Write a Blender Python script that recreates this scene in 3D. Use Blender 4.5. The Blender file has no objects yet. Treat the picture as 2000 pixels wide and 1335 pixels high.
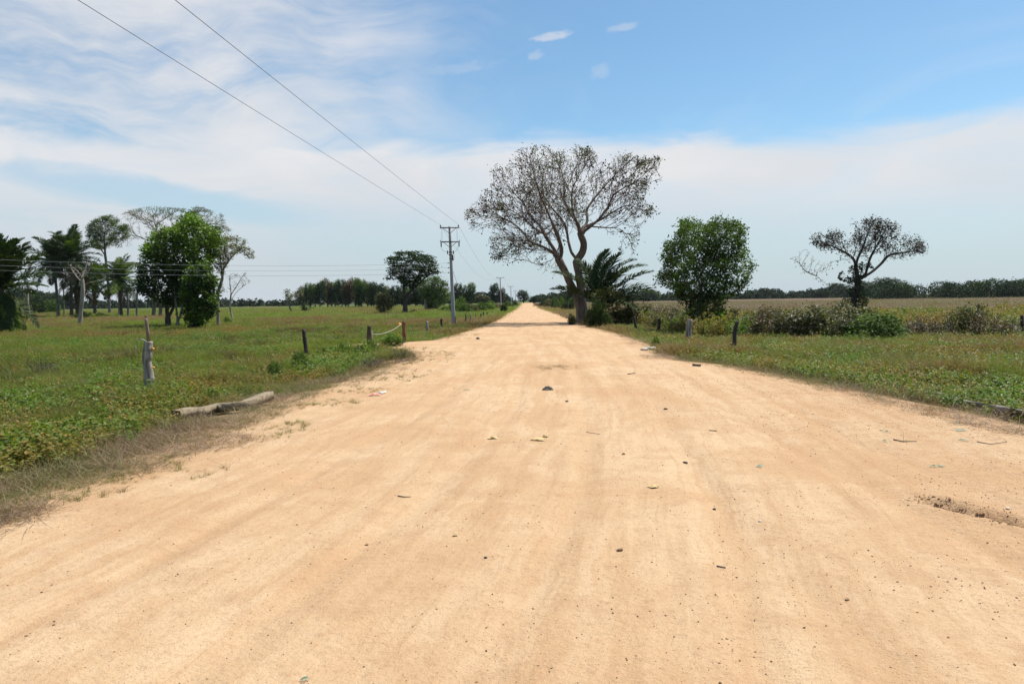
import bpy, math, random
import numpy as np
from mathutils import Vector, Matrix, Euler

rng = np.random.default_rng(7)
random.seed(7)
PI = math.pi
D = bpy.data
COL = bpy.context.scene.collection
S = bpy.context.scene

# ------------------------------------------------------------------ camera
FPX = 1525.0
CAM_H = 2.0
PITCH = math.atan((667.5 - 584.0) / FPX)
ROLL = math.atan(0.014)
_F = np.array([0, math.cos(PITCH), -math.sin(PITCH)])
_U0 = np.array([0, math.sin(PITCH), math.cos(PITCH)])
_X = np.array([1.0, 0, 0])
_R = math.cos(ROLL) * _X - math.sin(ROLL) * _U0
_U = math.cos(ROLL) * _U0 + math.sin(ROLL) * _X
cam_d = D.cameras.new('camera')
cam = D.objects.new('camera', cam_d)
COL.objects.link(cam)
cam_d.sensor_width = 36
cam_d.lens = 36 * FPX / 2000
cam_d.clip_start = 0.05
cam_d.clip_end = 9000
cam.matrix_world = Matrix(((_R[0], _U[0], -_F[0], 0), (_R[1], _U[1], -_F[1], 0), (_R[2], _U[2], -_F[2], CAM_H), (0, 0, 0, 1)))
S.camera = cam
S.render.resolution_x = 1024
S.render.resolution_y = 683

# ------------------------------------------------------------------ light
SUN_DIR = Vector((0.80, 0.60, 0)).normalized()
SUN_EL = math.radians(62)
S.view_settings.view_transform = 'Standard'
S.view_settings.look = 'None'
S.view_settings.gamma = 1.0
S.view_settings.exposure = 0.35
sun_d = D.lights.new('sun', 'SUN')
sun_d.energy = 5.0
sun_d.angle = math.radians(0.55)
sun_d.color = (1.0, 0.95, 0.87)
sun = D.objects.new('sun', sun_d)
COL.objects.link(sun)
sv = Vector((SUN_DIR.x * math.cos(SUN_EL), SUN_DIR.y * math.cos(SUN_EL), math.sin(SUN_EL)))
sun.rotation_euler = sv.to_track_quat('Z', 'Y').to_euler()
sun.location = (0, 0, 60)

world = D.worlds.new('World')
S.world = world
world.use_nodes = True
S.cycles.max_bounces = 5
S.cycles.diffuse_bounces = 3
S.cycles.transparent_max_bounces = 4
world.cycles.sampling_method = 'MANUAL'
world.cycles.sample_map_resolution = 256


class NT:
    """tiny node helper"""
    def __init__(self, tree):
        self.t = tree
        self.n = tree.nodes
        self.l = tree.links

    def new(self, typ, **kw):
        nd = self.n.new(typ)
        for k, v in kw.items():
            setattr(nd, k, v)
        return nd

    def put(self, sock, v):
        if v is None:
            return
        if isinstance(v, bpy.types.NodeSocket):
            self.l.new(v, sock)
        else:
            sock.default_value = v

    def m(self, op, a, b=None, c=None, clamp=False):
        nd = self.new('ShaderNodeMath', operation=op, use_clamp=clamp)
        self.put(nd.inputs[0], a)
        self.put(nd.inputs[1], b)
        self.put(nd.inputs[2], c)
        return nd.outputs[0]

    def ss(self, x, a, b):          # smoothstep a..b -> 0..1
        nd = self.new('ShaderNodeMapRange', interpolation_type='SMOOTHSTEP')
        self.put(nd.inputs[0], x)
        if a <= b:
            vals = (a, b, 0.0, 1.0)
        else:
            vals = (b, a, 1.0, 0.0)
        for i, v in enumerate(vals):
            nd.inputs[i + 1].default_value = v
        return nd.outputs[0]

    def noise(self, vec, scale, detail=4, rough=0.55, dist=0.0):
        nd = self.new('ShaderNodeTexNoise')
        self.put(nd.inputs['Vector'], vec)
        nd.inputs['Scale'].default_value = scale
        nd.inputs['Detail'].default_value = detail
        nd.inputs['Roughness'].default_value = rough
        nd.inputs['Distortion'].default_value = dist
        return nd.outputs['Fac']

    def comb(self, x, y, z):
        nd = self.new('ShaderNodeCombineXYZ')
        for i, v in enumerate((x, y, z)):
            self.put(nd.inputs[i], v)
        return nd.outputs[0]

    def sep(self, v):
        nd = self.new('ShaderNodeSeparateXYZ')
        self.put(nd.inputs[0], v)
        return nd.outputs

    def mix(self, f, a, b, blend='MIX'):
        nd = self.new('ShaderNodeMix', data_type='RGBA', blend_type=blend)
        self.put(nd.inputs['Factor'], f)
        for s_, v in ((nd.inputs[6], a), (nd.inputs[7], b)):
            if isinstance(v, (tuple, list)) and len(v) == 3:
                v = (*v, 1)
            self.put(s_, v)
        return nd.outputs[2]

    def scale(self, v, sx, sy, sz):
        nd = self.new('ShaderNodeMapping')
        self.put(nd.inputs[0], v)
        nd.inputs['Scale'].default_value = (sx, sy, sz)
        return nd.outputs[0]


def build_world():
    w = NT(world.node_tree)
    w.n.clear()
    out = w.new('ShaderNodeOutputWorld')
    sky = w.new('ShaderNodeTexSky', sky_type='NISHITA')
    sky.sun_disc = False
    sky.sun_elevation = SUN_EL
    sky.sun_rotation = math.atan2(SUN_DIR.x, SUN_DIR.y)
    sky.air_density = 1.0
    sky.dust_density = 0.6
    sky.ozone_density = 2.2
    sky.altitude = 0
    tc = w.new('ShaderNodeTexCoord')
    d = tc.outputs['Generated']
    x, y, z = w.sep(d)[:3]
    az = w.m('ARCTAN2', x, y)
    # plane-projected coordinate: high thin cloud sheet overhead
    zc = w.m('ADD', w.m('MAXIMUM', z, 0.0), 0.06)
    pu = w.m('DIVIDE', x, zc)
    pv = w.m('DIVIDE', y, zc)
    plane = w.comb(pu, pv, 0.0)
    ang = w.comb(az, z, 0.0)
    warp = w.noise(w.scale(ang, 3.0, 7.0, 1), 1.0, 3, 0.5)
    n_big = w.noise(w.scale(ang, 2.6, 6.5, 1), 1.0, 4, 0.5, 0.4)
    n_mid = w.noise(w.scale(ang, 6.0, 20.0, 1), 1.0, 6, 0.58, 0.9)
    n_streak = w.noise(w.scale(plane, 1.0, 0.45, 1), 1.3, 6, 0.55, 1.0)
    # 1: smooth bank with a clean upper edge
    zb = w.m('ADD', w.m('MULTIPLY', w.m('SUBTRACT', warp, 0.5), 0.045), 0.188)
    zb = w.m('ADD', zb, w.m('MULTIPLY', w.m('SUBTRACT', n_mid, 0.5), 0.045))
    t = w.m('SUBTRACT', z, zb)
    edge = w.ss(t, 0.020, -0.014)
    fade = w.ss(z, 0.02, 0.15)
    bank = w.m('MULTIPLY', edge, w.m('ADD', w.m('MULTIPLY', fade, 0.62), 0.30))
    bank = w.m('MULTIPLY', bank, w.m('ADD', w.m('MULTIPLY', n_mid, 0.7), 0.62), clamp=True)
    # 2: feathery cirrus to the left of the road
    left = w.ss(w.m('ADD', az, w.m('MULTIPLY', w.m('SUBTRACT', warp, 0.5), 0.5)), 0.13, -0.42)
    lobe = w.m('SUBTRACT', 1.0, w.m('ABSOLUTE', w.m('DIVIDE', w.m('ADD', w.m('ADD', az, 0.27), w.m('MULTIPLY', z, 0.25)), 0.36)))
    cov = w.m('ADD', w.m('MULTIPLY', n_big, 0.9), w.m('MULTIPLY', n_streak, 0.55))
    cov = w.m('ADD', cov, w.m('MULTIPLY', n_mid, 0.45))
    cov = w.m('ADD', cov, w.m('MULTIPLY', w.m('MAXIMUM', lobe, -0.8), 0.36))
    cov = w.m('ADD', cov, w.m('MULTIPLY', w.ss(z, 0.36, 0.16), 0.10))
    # fine fibres combed across the feathery part
    wv = w.new('ShaderNodeVectorMath', operation='ADD')
    w.put(wv.inputs[0], w.scale(ang, 1.0, 1.0, 1))
    wn = w.new('ShaderNodeTexNoise'); w.put(wn.inputs['Vector'], ang); wn.inputs['Scale'].default_value = 3.5; wn.inputs['Detail'].default_value = 3
    ws_ = w.new('ShaderNodeVectorMath', operation='SCALE'); w.put(ws_.inputs[0], wn.outputs['Color']); ws_.inputs['Scale'].default_value = 0.22
    w.l.new(ws_.outputs[0], wv.inputs[1])
    rot = w.new('ShaderNodeMapping'); w.l.new(wv.outputs[0], rot.inputs[0]); rot.inputs['Rotation'].default_value = (0, 0, -0.45); rot.inputs['Scale'].default_value = (5.0, 26.0, 1)
    fib = w.noise(rot.outputs[0], 1.0, 7, 0.62, 0.3)
    cov = w.m('ADD', cov, w.m('MULTIPLY', w.m('SUBTRACT', fib, 0.5), 1.15))
    cir = w.m('MULTIPLY', w.ss(cov, 0.68, 1.50), left)
    # blue gap low on the left
    gz = w.m('DIVIDE', w.m('SUBTRACT', w.m('ADD', z, w.m('MULTIPLY', az, 0.13)), 0.068), 0.019)
    gz = w.m('ADD', gz, w.m('MULTIPLY', w.m('SUBTRACT', n_mid, 0.5), 2.4))
    ga = w.m('DIVIDE', w.m('ADD', az, 0.42), 0.19)
    gap = w.m('SUBTRACT', 1.0, w.ss(w.m('ADD', w.m('MULTIPLY', gz, gz), w.m('MULTIPLY', ga, ga)), 0.15, 1.5))
    gap = w.m('MULTIPLY', gap, 0.58)
    dens = w.m('MAXIMUM', bank, w.m('MULTIPLY', cir, 0.92))
    dens = w.m('MULTIPLY', dens, w.m('SUBTRACT', 1.0, gap))
    # faint veil everywhere
    dens = w.m('MAXIMUM', dens, w.m('MULTIPLY', w.ss(n_streak, 0.45, 0.8), 0.22))
    # small bright puffs right of centre
    for (a0, z0, ra, rz, s_) in ((0.056, 0.312, 0.026, 0.0055, 1.0), (0.036, 0.292, 0.011, 0.006, 0.5), (0.145, 0.318, 0.020, 0.005, 0.6),
                                 (0.115, 0.272, 0.013, 0.010, 0.35), (-0.078, 0.277, 0.07, 0.008, 0.38), (-0.055, 0.245, 0.03, 0.022, 0.18), (-0.107, 0.302, .006, .003, .6)):
        e1 = w.m('DIVIDE', w.m('SUBTRACT', az, a0), ra)
        e2 = w.m('DIVIDE', w.m('SUBTRACT', w.m('SUBTRACT', z, z0), w.m('MULTIPLY', w.m('SUBTRACT', az, a0), 0.12)), rz)
        r2 = w.m('ADD', w.m('MULTIPLY', e1, e1), w.m('MULTIPLY', e2, e2))
        nf = w.noise(w.scale(ang, 60, 150, 1), 1.0, 4, 0.6)
        r2 = w.m('ADD', r2, w.m('MULTIPLY', w.m('SUBTRACT', nf, 0.5), 2.6))
        dens = w.m('MAXIMUM', dens, w.m('MULTIPLY', w.ss(r2, 1.3, 0.0), s_ * 0.52))
    # clear air colour: the physical sky, toned towards hazy tropics
    skc = w.mix(1.0, sky.outputs[0], SKY_TINT, 'MULTIPLY')
    hz = w.ss(z, 0.17, -0.02)
    skc = w.mix(w.m('MULTIPLY', hz, 0.85), skc, SKY_LOW)
    warm = w.ss(z, 0.02, 0.20)
    cl = w.mix(warm, CLOUD_LOW, CLOUD_HI)
    cl = w.mix(w.m('MULTIPLY', w.ss(n_big, 0.62, 0.38), 0.35), cl, CLOUD_LOW)
    col = w.mix(dens, skc, cl)
    bg = w.new('ShaderNodeBackground')
    w.put(bg.inputs[0], col)
    bg.inputs[1].default_value = 0.10
    w.l.new(bg.outputs[0], out.inputs[0])


SKY_TINT = (0.82, 1.02, 1.05)
SKY_LOW = (3.95, 4.85, 5.5)
CLOUD_LOW = (4.85, 5.2, 5.6)
CLOUD_HI = (6.7, 6.6, 6.65)
build_world()

# ------------------------------------------------------------------ pixel helpers
GZ = -0.30      # level of the fields beside the raised road


def ray(px, py):
    d = _F + (px - 1000) / FPX * _R - (py - 667.5) / FPX * _U
    return d


def at(px, py, z=GZ):
    d = ray(px, py)
    t = (z - CAM_H) / d[2]
    return np.array([d[0] * t, d[1] * t, z])


def atd(px, py, Y):
    d = ray(px, py)
    t = Y / d[1]
    return np.array([d[0] * t, Y, CAM_H + d[2] * t])


# ------------------------------------------------------------------ numpy noise
def vnoise(x, y, seed=0):
    x = np.asarray(x, float); y = np.asarray(y, float)
    xi = np.floor(x).astype(np.int64); yi = np.floor(y).astype(np.int64)
    xf = x - xi; yf = y - yi

    def h(a, b):
        n = (a * 374761393 + b * 668265263 + seed * 974634777) & 0xFFFFFFFF
        n = ((n ^ (n >> 13)) * 1274126177) & 0xFFFFFFFF
        return ((n ^ (n >> 16)) & 0xFFFF) / 65535.0
    u = xf * xf * (3 - 2 * xf); v = yf * yf * (3 - 2 * yf)
    return (h(xi, yi) * (1 - u) + h(xi + 1, yi) * u) * (1 - v) + (h(xi, yi + 1) * (1 - u) + h(xi + 1, yi + 1) * u) * v


def fbm(x, y, seed=0, o=4):
    s = 0; a = 0.5; t = 0
    x = np.asarray(x, float); y = np.asarray(y, float)
    for i in range(o):
        s = s + a * vnoise(x * 2 ** i, y * 2 ** i, seed + i * 17)
        t += a; a *= 0.55
    return s / t


def sstep(a, b, x):
    t = np.clip((x - a) / (b - a), 0, 1)
    return t * t * (3 - 2 * t)


# ------------------------------------------------------------------ the road outline
L_PX = [(1021, 593.5), (1014, 601), (999, 611), (988, 622), (966, 634), (922, 648), (872, 663), (805, 667), (700, 671), (640, 675), (655, 680),
        (740, 680), (800, 680), (832, 692), (812, 708), (750, 735), (690, 755), (600, 785), (535, 815), (470, 852), (400, 884), (300, 922), (150, 968), (0, 1026)]
R_PX = [(1041, 593.5), (1048, 601), (1078, 612), (1098, 622), (1121, 634), (1180, 648), (1245, 672), (1262, 700), (1350, 708), (1440, 727), (1560, 752),
        (1700, 782), (1850, 815), (2000, 850)]
Lw = [at(*p, z=0)[:2] for p in L_PX]
Rw = [at(*p, z=0)[:2] for p in R_PX]
Lw += [np.array([-4.9, 5.0]), np.array([-6.5, 3.0]), np.array([-10, 0.0]), np.array([-25, -6.0]), np.array([-25, -30])]
Rw += [np.array([8.2, 6.0]), np.array([9.5, 0.0]), np.array([12, -8.0]), np.array([14, -30])]
far_end = [np.array([Lw[0][0] + 2.0, 430.0]), np.array([Rw[0][0] + 2.0, 430.0])]
POLY = np.array(Lw[::-1] + far_end + Rw)


def road_sd(x, y):
    """signed distance to the road outline, negative on the road"""
    x = np.asarray(x, float); y = np.asarray(y, float)
    best = np.full(x.shape, 1e9); inside = np.zeros(x.shape, bool)
    n = len(POLY)
    for i in range(n):
        a = POLY[i]; b = POLY[(i + 1) % n]
        e = b - a
        t = np.clip(((x - a[0]) * e[0] + (y - a[1]) * e[1]) / (e @ e), 0, 1)
        best = np.minimum(best, np.hypot(x - a[0] - t * e[0], y - a[1] - t * e[1]))
        c = (a[1] > y) != (b[1] > y)
        with np.errstate(divide='ignore', invalid='ignore'):
            xi = a[0] + (y - a[1]) * e[0] / (e[1] if abs(e[1]) > 1e-12 else 1e-12)
        inside ^= c & (x < xi)
    return np.where(inside, -best, best)


RUT_A = at(1775, 968, z=0)[:2]
RUT_B = at(2000, 1040, z=0)[:2] + np.array([0.5, -0.55])


def rut_co(x, y):
    e = RUT_B - RUT_A
    L = math.hypot(*e)
    e = e / L
    u = (x - RUT_A[0]) * e[0] + (y - RUT_A[1]) * e[1]
    v = -(x - RUT_A[0]) * e[1] + (y - RUT_A[1]) * e[0]
    return u, v, L


def tracks(x, y):
    """cross-track coordinates of the two wheel-track families"""
    u1 = x - 0.020 * y + 3.1 * np.exp(-np.maximum(y, 0) / 9.0)
    u2 = x - 0.060 * y - 0.9 * np.exp(-np.maximum(y, 0) / 6.0) - .4
    return u1, u2


def ground_z(x, y, sd=None):
    x = np.asarray(x, float); y = np.asarray(y, float)
    if sd is None:
        sd = road_sd(x, y)
    base = GZ * sstep(-0.2, 3.2, sd)
    dist = np.hypot(x, y)
    near = np.exp(-dist / 60)
    fld = (fbm(x * 0.35, y * 0.35, 3) - 0.5) * 0.22 * sstep(0.3, 4, sd)
    rd = (fbm(x * 0.5, y * 0.5, 9) - 0.5) * 0.06 + (fbm(x * 2.4, y * 2.4, 11) - 0.5) * 0.022
    u1, u2 = tracks(x, y)
    w1 = np.zeros_like(x)
    for c in (-1.3, 0.25, 1.7, 3.1):
        w1 += np.exp(-((u1 - c + 0.10 * np.sin(y * 0.35 + c)) / 0.16) ** 2)
    for c in (0.9, 2.5, 3.6):
        w1 += 0.7 * np.exp(-((u2 - c + 0.08 * np.sin(y * 0.4 + c)) / 0.17) ** 2)
    fine = (vnoise(u1 * 7.0, y * 0.8, 21) - 0.5) * 0.012
    rd = rd - 0.032 * w1 * (0.4 + vnoise(x * .3, y * .3, 5)) + fine
    z = base + fld + rd * near * sstep(1.2, -0.3, sd)
    u, v, L = rut_co(x, y)
    m = sstep(0, 0.35, u) * sstep(L + 0.8, L + .3, u)
    v = v + 0.03 * np.sin(u * 4)
    z = z - m * 0.10 * np.exp(-(v / 0.085) ** 2) + m * 0.03 * np.exp(-((v - 0.20) / 0.09) ** 2) + m * .02 * np.exp(-((v + 0.19) / 0.07) ** 2)
    z = z + m * np.exp(-(v / 0.2) ** 2) * (vnoise(x * 22, y * 22, 31) - 0.5) * 0.035
    return z


def gz1(x, y):
    return float(ground_z(np.array([x]), np.array([y]))[0])


def on_ground(px, py):
    """point of the real ground under a pixel of the photograph"""
    p = at(px, py, 0)
    for _ in range(6):
        p = at(px, py, gz1(p[0], p[1]))
    return p


# ------------------------------------------------------------------ mesh helpers
def new_mesh(name, verts, faces, mat, parent=None, smooth=False, tint=None, loc=None):
    verts = np.asarray(verts, dtype=np.float32)
    me = D.meshes.new(name)
    me.vertices.add(len(verts))
    me.vertices.foreach_set('co', verts.ravel())
    if isinstance(faces, np.ndarray):
        k = faces.shape[1]
        idx = faces.astype(np.int32).ravel()
        starts = np.arange(0, len(idx), k, dtype=np.int32)
    else:
        ln = np.fromiter((len(f) for f in faces), dtype=np.int32, count=len(faces))
        idx = np.fromiter((i for f in faces for i in f), dtype=np.int32, count=int(ln.sum()))
        starts = np.concatenate([[0], np.cumsum(ln)[:-1]]).astype(np.int32) if len(ln) else np.array([], np.int32)
    me.loops.add(len(idx))
    me.loops.foreach_set('vertex_index', idx)
    me.polygons.add(len(starts))
    me.polygons.foreach_set('loop_start', starts)
    if smooth:
        me.polygons.foreach_set('use_smooth', np.ones(len(starts), dtype=bool))
    me.update(calc_edges=True)
    if tint is not None:
        a = me.attributes.new('tint', 'FLOAT', 'FACE')
        a.data.foreach_set('value', np.asarray(tint, dtype=np.float32))
    if mat:
        me.materials.append(mat)
    o = D.objects.new(name, me)
    COL.objects.link(o)
    if parent is not None:
        o.parent = parent
    if loc is not None:
        o.location = loc
    return o


class MB:
    def __init__(self):
        self.v = []; self.f = []

    def add(self, vs, fs):
        k = len(self.v)
        self.v.extend([tuple(p) for p in vs])
        self.f.extend([tuple(i + k for i in f) for f in fs])
        return self

    def box(self, c, s, rz=0.0, rx=0.0, ry=0.0):
        M = Euler((rx, ry, rz)).to_matrix()
        vs = []
        for dx in (-.5, .5):
            for dy in (-.5, .5):
                for dz in (-.5, .5):
                    q = M @ Vector((dx * s[0], dy * s[1], dz * s[2]))
                    vs.append((c[0] + q.x, c[1] + q.y, c[2] + q.z))
        return self.add(vs, [(0, 1, 3, 2), (4, 6, 7, 5), (0, 4, 5, 1), (2, 3, 7, 6), (0, 2, 6, 4), (1, 5, 7, 3)])

    def tube(self, pts, rs, n=8, cap=True, squash=None):
        pts = [Vector(p) for p in pts]
        if not hasattr(rs, '__len__'):
            rs = [rs] * len(pts)
        vs = []; fs = []
        ref = None
        for i, p in enumerate(pts):
            t = (pts[min(i + 1, len(pts) - 1)] - pts[max(i - 1, 0)])
            t = t.normalized() if t.length > 1e-9 else Vector((0, 0, 1))
            if ref is None:
                ref = Vector((1, 0, 0)) if abs(t.x) < .8 else Vector((0, 1, 0))
            a = (ref - t * ref.dot(t)).normalized(); b = t.cross(a)
            ref = a
            for k in range(n):
                th = 2 * PI * k / n
                q = p + (a * math.cos(th) + b * math.sin(th)) * rs[i] * (1 if squash is None else squash[i][k])
                vs.append(q)
        for i in range(len(pts) - 1):
            for k in range(n):
                k2 = (k + 1) % n
                fs.append((i * n + k, i * n + k2, (i + 1) * n + k2, (i + 1) * n + k))
        if cap:
            fs.append(tuple(range(n - 1, -1, -1)))
            fs.append(tuple((len(pts) - 1) * n + k for k in range(n)))
        return self.add(vs, fs)

    def build(self, name, mat, parent=None, smooth=False, loc=None):
        return new_mesh(name, np.array(self.v), self.f, mat, parent, smooth, loc=loc)


def empty(name, loc, label=None, cat=None, group=None):
    o = D.objects.new(name, None)
    o.empty_display_size = 0.3
    COL.objects.link(o)
    o.location = loc
    tag(o, label, cat, group)
    return o


def tag(o, label=None, cat=None, group=None, kind=None):
    if label: o['label'] = label
    if cat: o['category'] = cat
    if group: o['group'] = group
    if kind: o['kind'] = kind
    return o


def copy_thing(root, loc, rotz=0.0, scale=(1, 1, 1), label=None, name=None, group=None):
    r = root.copy(); COL.objects.link(r)
    r.location = loc; r.rotation_euler = (0, 0, rotz); r.scale = scale
    if name: r.name = name
    if label: r['label'] = label
    if group: r['group'] = group
    for ch in list(root.children):
        c = ch.copy(); COL.objects.link(c); c.parent = r
        for g in ch.children:
            d_ = g.copy(); COL.objects.link(d_); d_.parent = c
    return r


# ------------------------------------------------------------------ materials
def mat_base(name):
    m = D.materials.new(name)
    m.use_nodes = True
    t = NT(m.node_tree)
    t.n.clear()
    out = t.new('ShaderNodeOutputMaterial')
    p = t.new('ShaderNodeBsdfPrincipled')
    t.l.new(p.outputs[0], out.inputs[0])
    return m, t, p, out


def mat_simple(name, c1, c2=None, rough=0.8, scale=4.0, metal=0.0, bump=0.0, stretch=(1, 1, 1), spec=0.3):
    m, t, p, out = mat_base(name)
    tc = t.new('ShaderNodeTexCoord').outputs['Object']
    v = t.scale(tc, *stretch)
    n = t.noise(v, scale, 5, 0.6, 0.3)
    c2 = c2 or tuple(x * 0.7 for x in c1)
    t.put(p.inputs['Base Color'], t.mix(t.ss(n, 0.3, 0.7), c1, c2))
    p.inputs['Roughness'].default_value = rough
    p.inputs['Metallic'].default_value = metal
    p.inputs['Specular IOR Level'].default_value = spec
    if bump:
        b = t.new('ShaderNodeBump')
        b.inputs['Strength'].default_value = bump
        b.inputs['Distance'].default_value = 0.05
        t.put(b.inputs['Height'], n)
        t.l.new(b.outputs[0], p.inputs['Normal'])
    return m


def mat_leaf(name, c1, c2, instancer=False, trans=0.3, rough=0.5, c3=None, spec=0.3):
    """leaf surface: colour runs from c1 to c2 with each leaf's own tint"""
    m, t, p, out = mat_base(name)
    at_ = t.new('ShaderNodeAttribute', attribute_name='tint')
    if instancer:
        at_.attribute_type = 'INSTANCER'
        oi = t.new('ShaderNodeObjectInfo').outputs['Random']
        f = t.m('ADD', at_.outputs['Fac'], t.m('MULTIPLY', t.m('SUBTRACT', oi, 0.5), 0.25), clamp=True)
    else:
        f = at_.outputs['Fac']
    c = t.mix(f, c1, c2)
    if c3:
        c = t.mix(t.ss(f, 0.9, 1.0), c, c3)
    geo = t.new('ShaderNodeNewGeometry').outputs['Position']
    n = t.noise(geo, 1.3, 3, 0.6)
    c = t.mix(t.m('MULTIPLY', n, 0.5), c, t.mix(1.0, c, (0.5, 0.5, 0.5), 'MULTIPLY'))
    t.put(p.inputs['Base Color'], c)
    p.inputs['Roughness'].default_value = rough
    p.inputs['Specular IOR Level'].default_value = spec
    tr = t.new('ShaderNodeBsdfTranslucent')
    t.put(tr.inputs[0], t.mix(1.0, c, (1.25, 1.35, 0.75), 'MULTIPLY'))
    mx = t.new('ShaderNodeMixShader')
    mx.inputs[0].default_value = trans
    t.l.new(p.outputs[0], mx.inputs[1])
    t.l.new(tr.outputs[0], mx.inputs[2])
    t.l.new(mx.outputs[0], out.inputs[0])
    return m


M = {}
M['bark_pale'] = mat_simple('bark_pale', (0.34, 0.30, 0.25), (0.17, 0.14, 0.11), 0.9, 3.0, bump=0.6, stretch=(1, 1, .35))
M['bark_red'] = mat_simple('bark_red', (0.21, 0.155, 0.12), (0.085, 0.062, 0.05), 0.9, 2.2, bump=0.8, stretch=(1, 1, .4))
M['bark_dark'] = mat_simple('bark_dark', (0.10, 0.08, 0.06), (0.045, 0.035, 0.028), 0.9, 3.0, bump=0.6, stretch=(1, 1, .4))
M['bark_grey'] = mat_simple('bark_grey', (0.20, 0.18, 0.155), (0.09, 0.08, 0.065), 0.9, 3.0, bump=0.6, stretch=(1, 1, .4))
M['leaf_green'] = mat_leaf('leaf_green', (0.018, 0.042, 0.009), (0.13, 0.22, 0.03), trans=0.24, rough=0.6, spec=.15)
M['leaf_bright'] = mat_leaf('leaf_bright', (0.018, 0.042, 0.008), (0.18, 0.30, 0.03), trans=0.26, rough=0.55, spec=.2)
M['leaf_dark'] = mat_leaf('leaf_dark', (0.016, 0.032, 0.010), (0.048, 0.082, 0.022), trans=0.18, rough=.7, spec=.1)
M['leaf_olive'] = mat_leaf('leaf_olive', (0.05, 0.055, 0.015), (0.17, 0.17, 0.035), trans=0.25)
M['leaf_rust'] = mat_leaf('leaf_rust', (0.05, 0.045, 0.014), (0.17, 0.10, 0.03), trans=0.22)
M['leaf_dusk'] = mat_leaf('leaf_dusk', (0.022, 0.022, 0.014), (0.075, 0.065, 0.038), trans=0.12)
M['leaf_brown'] = mat_leaf('leaf_brown', (0.045, 0.035, 0.022), (0.15, 0.105, 0.055), trans=0.15)
M['leaf_far'] = mat_leaf('leaf_far', (0.026, 0.042, 0.022), (0.052, 0.070, 0.034), trans=0.15, rough=.8, spec=.05)
M['leaf_feather'] = mat_leaf('leaf_feather', (0.04, 0.07, 0.015), (0.12, 0.18, 0.03), trans=0.3)
M['pod'] = mat_leaf('pod', (0.012, 0.010, 0.008), (0.04, 0.03, 0.02), trans=0.05, rough=0.6)
M['frond'] = mat_leaf('frond', (0.018, 0.035, 0.010), (0.075, 0.115, 0.025), trans=0.2, rough=0.6, spec=.15)
M['frond_bright'] = mat_leaf('frond_bright', (0.06, 0.11, 0.014), (0.19, 0.25, 0.03), trans=0.3, rough=0.6, spec=.15)
M['frond_dead'] = mat_leaf('frond_dead', (0.05, 0.035, 0.02), (0.17, 0.12, 0.06), trans=0.1)
M['grass'] = mat_leaf('grass', (0.24, 0.155, 0.075), (0.165, 0.225, 0.030), instancer=True, trans=0.42, rough=0.6)
M['dry_grass'] = mat_leaf('dry_grass', (0.31, 0.205, 0.145), (0.18, 0.175, 0.06), instancer=True, trans=0.25, rough=0.7)
M['weed'] = mat_leaf('weed', (0.30, 0.20, 0.05), (0.145, 0.235, 0.036), instancer=True, trans=0.38, rough=0.5)
M['flower'] = mat_simple('flower_orange', (0.65, 0.26, 0.04), (0.60, 0.18, 0.05), 0.7)
M['concrete'] = mat_simple('concrete', (0.42, 0.42, 0.42), (0.32, 0.33, 0.34), 0.85, 2.0, bump=.1)
M['steel'] = mat_simple('galvanised_steel', (0.20, 0.21, 0.23), (0.13, 0.14, 0.15), 0.55, 6, metal=.3)
M['porcelain'] = mat_simple('porcelain', (0.07, 0.05, 0.05), (0.10, 0.08, 0.08), 0.3, 6)
M['wire'] = mat_simple('wire', (0.10, 0.10, 0.11), (0.14, 0.14, 0.15), 0.5, 6, metal=.2)
M['wire_pale'] = mat_simple('wire_pale', (0.34, 0.34, 0.34), (0.28, 0.28, 0.28), 0.5, 6)
M['rope'] = mat_simple('rope', (0.62, 0.60, 0.56), (0.50, 0.48, 0.44), 0.8, 20)
M['wood_grey'] = mat_simple('wood_grey', (0.46, 0.41, 0.34), (0.12, 0.10, 0.08), 0.9, 9, bump=.8, stretch=(1.6, 1.6, .22))
M['wood_dark'] = mat_simple('wood_dark', (0.085, 0.070, 0.058), (0.035, 0.028, 0.024), 0.9, 9, bump=.6, stretch=(1, 1, .25))
M['wood_red'] = mat_simple('wood_red', (0.19, 0.095, 0.045), (0.09, 0.045, 0.022), 0.85, 9, bump=.5, stretch=(1, 1, .25))
M['beam'] = mat_simple('wood_beam', (0.33, 0.265, 0.175), (0.17, 0.13, 0.085), 0.9, 7, bump=.7, stretch=(.25, 1.6, 1.6))
M['beam_end'] = mat_simple('wood_beam_end', (0.10, 0.06, 0.035), (0.05, 0.03, 0.02), 0.9, 12, bump=.6)
M['pipe'] = mat_simple('pipe_wood', (0.26, 0.20, 0.15), (0.17, 0.125, 0.095), 0.8, 14, bump=.3, stretch=(1, 1, .3))
M['yellow'] = mat_simple('yellow_plastic', (0.85, 0.42, 0.02), (0.8, 0.36, 0.02), 0.4)
M['rubber'] = mat_simple('black_rubber', (0.02, 0.02, 0.02), (0.03, 0.03, 0.03), 0.6)
M['stone'] = mat_simple('stone', (0.34, 0.22, 0.12), (0.18, 0.11, 0.065), 0.9, 30, bump=.4)
M['stone_dark'] = mat_simple('stone_dark', (0.06, 0.05, 0.055), (0.03, 0.028, 0.03), 0.9, 30, bump=.4)
M['stone_pale'] = mat_simple('stone_pale', (0.66, 0.60, 0.50), (0.42, 0.36, 0.28), 0.9, 20, bump=.4)
M['black_cloth'] = mat_simple('black_cloth', (0.02, 0.02, 0.025), (0.045, 0.045, 0.05), 0.8, 30)
M['husk'] = mat_simple('pale_husk', (0.60, 0.45, 0.22), (0.52, 0.35, 0.16), 0.7, 30)
M['net'] = mat_simple('teal_netting', (0.10, 0.24, 0.18), (0.20, 0.33, 0.26), 0.7, 30)
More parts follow.
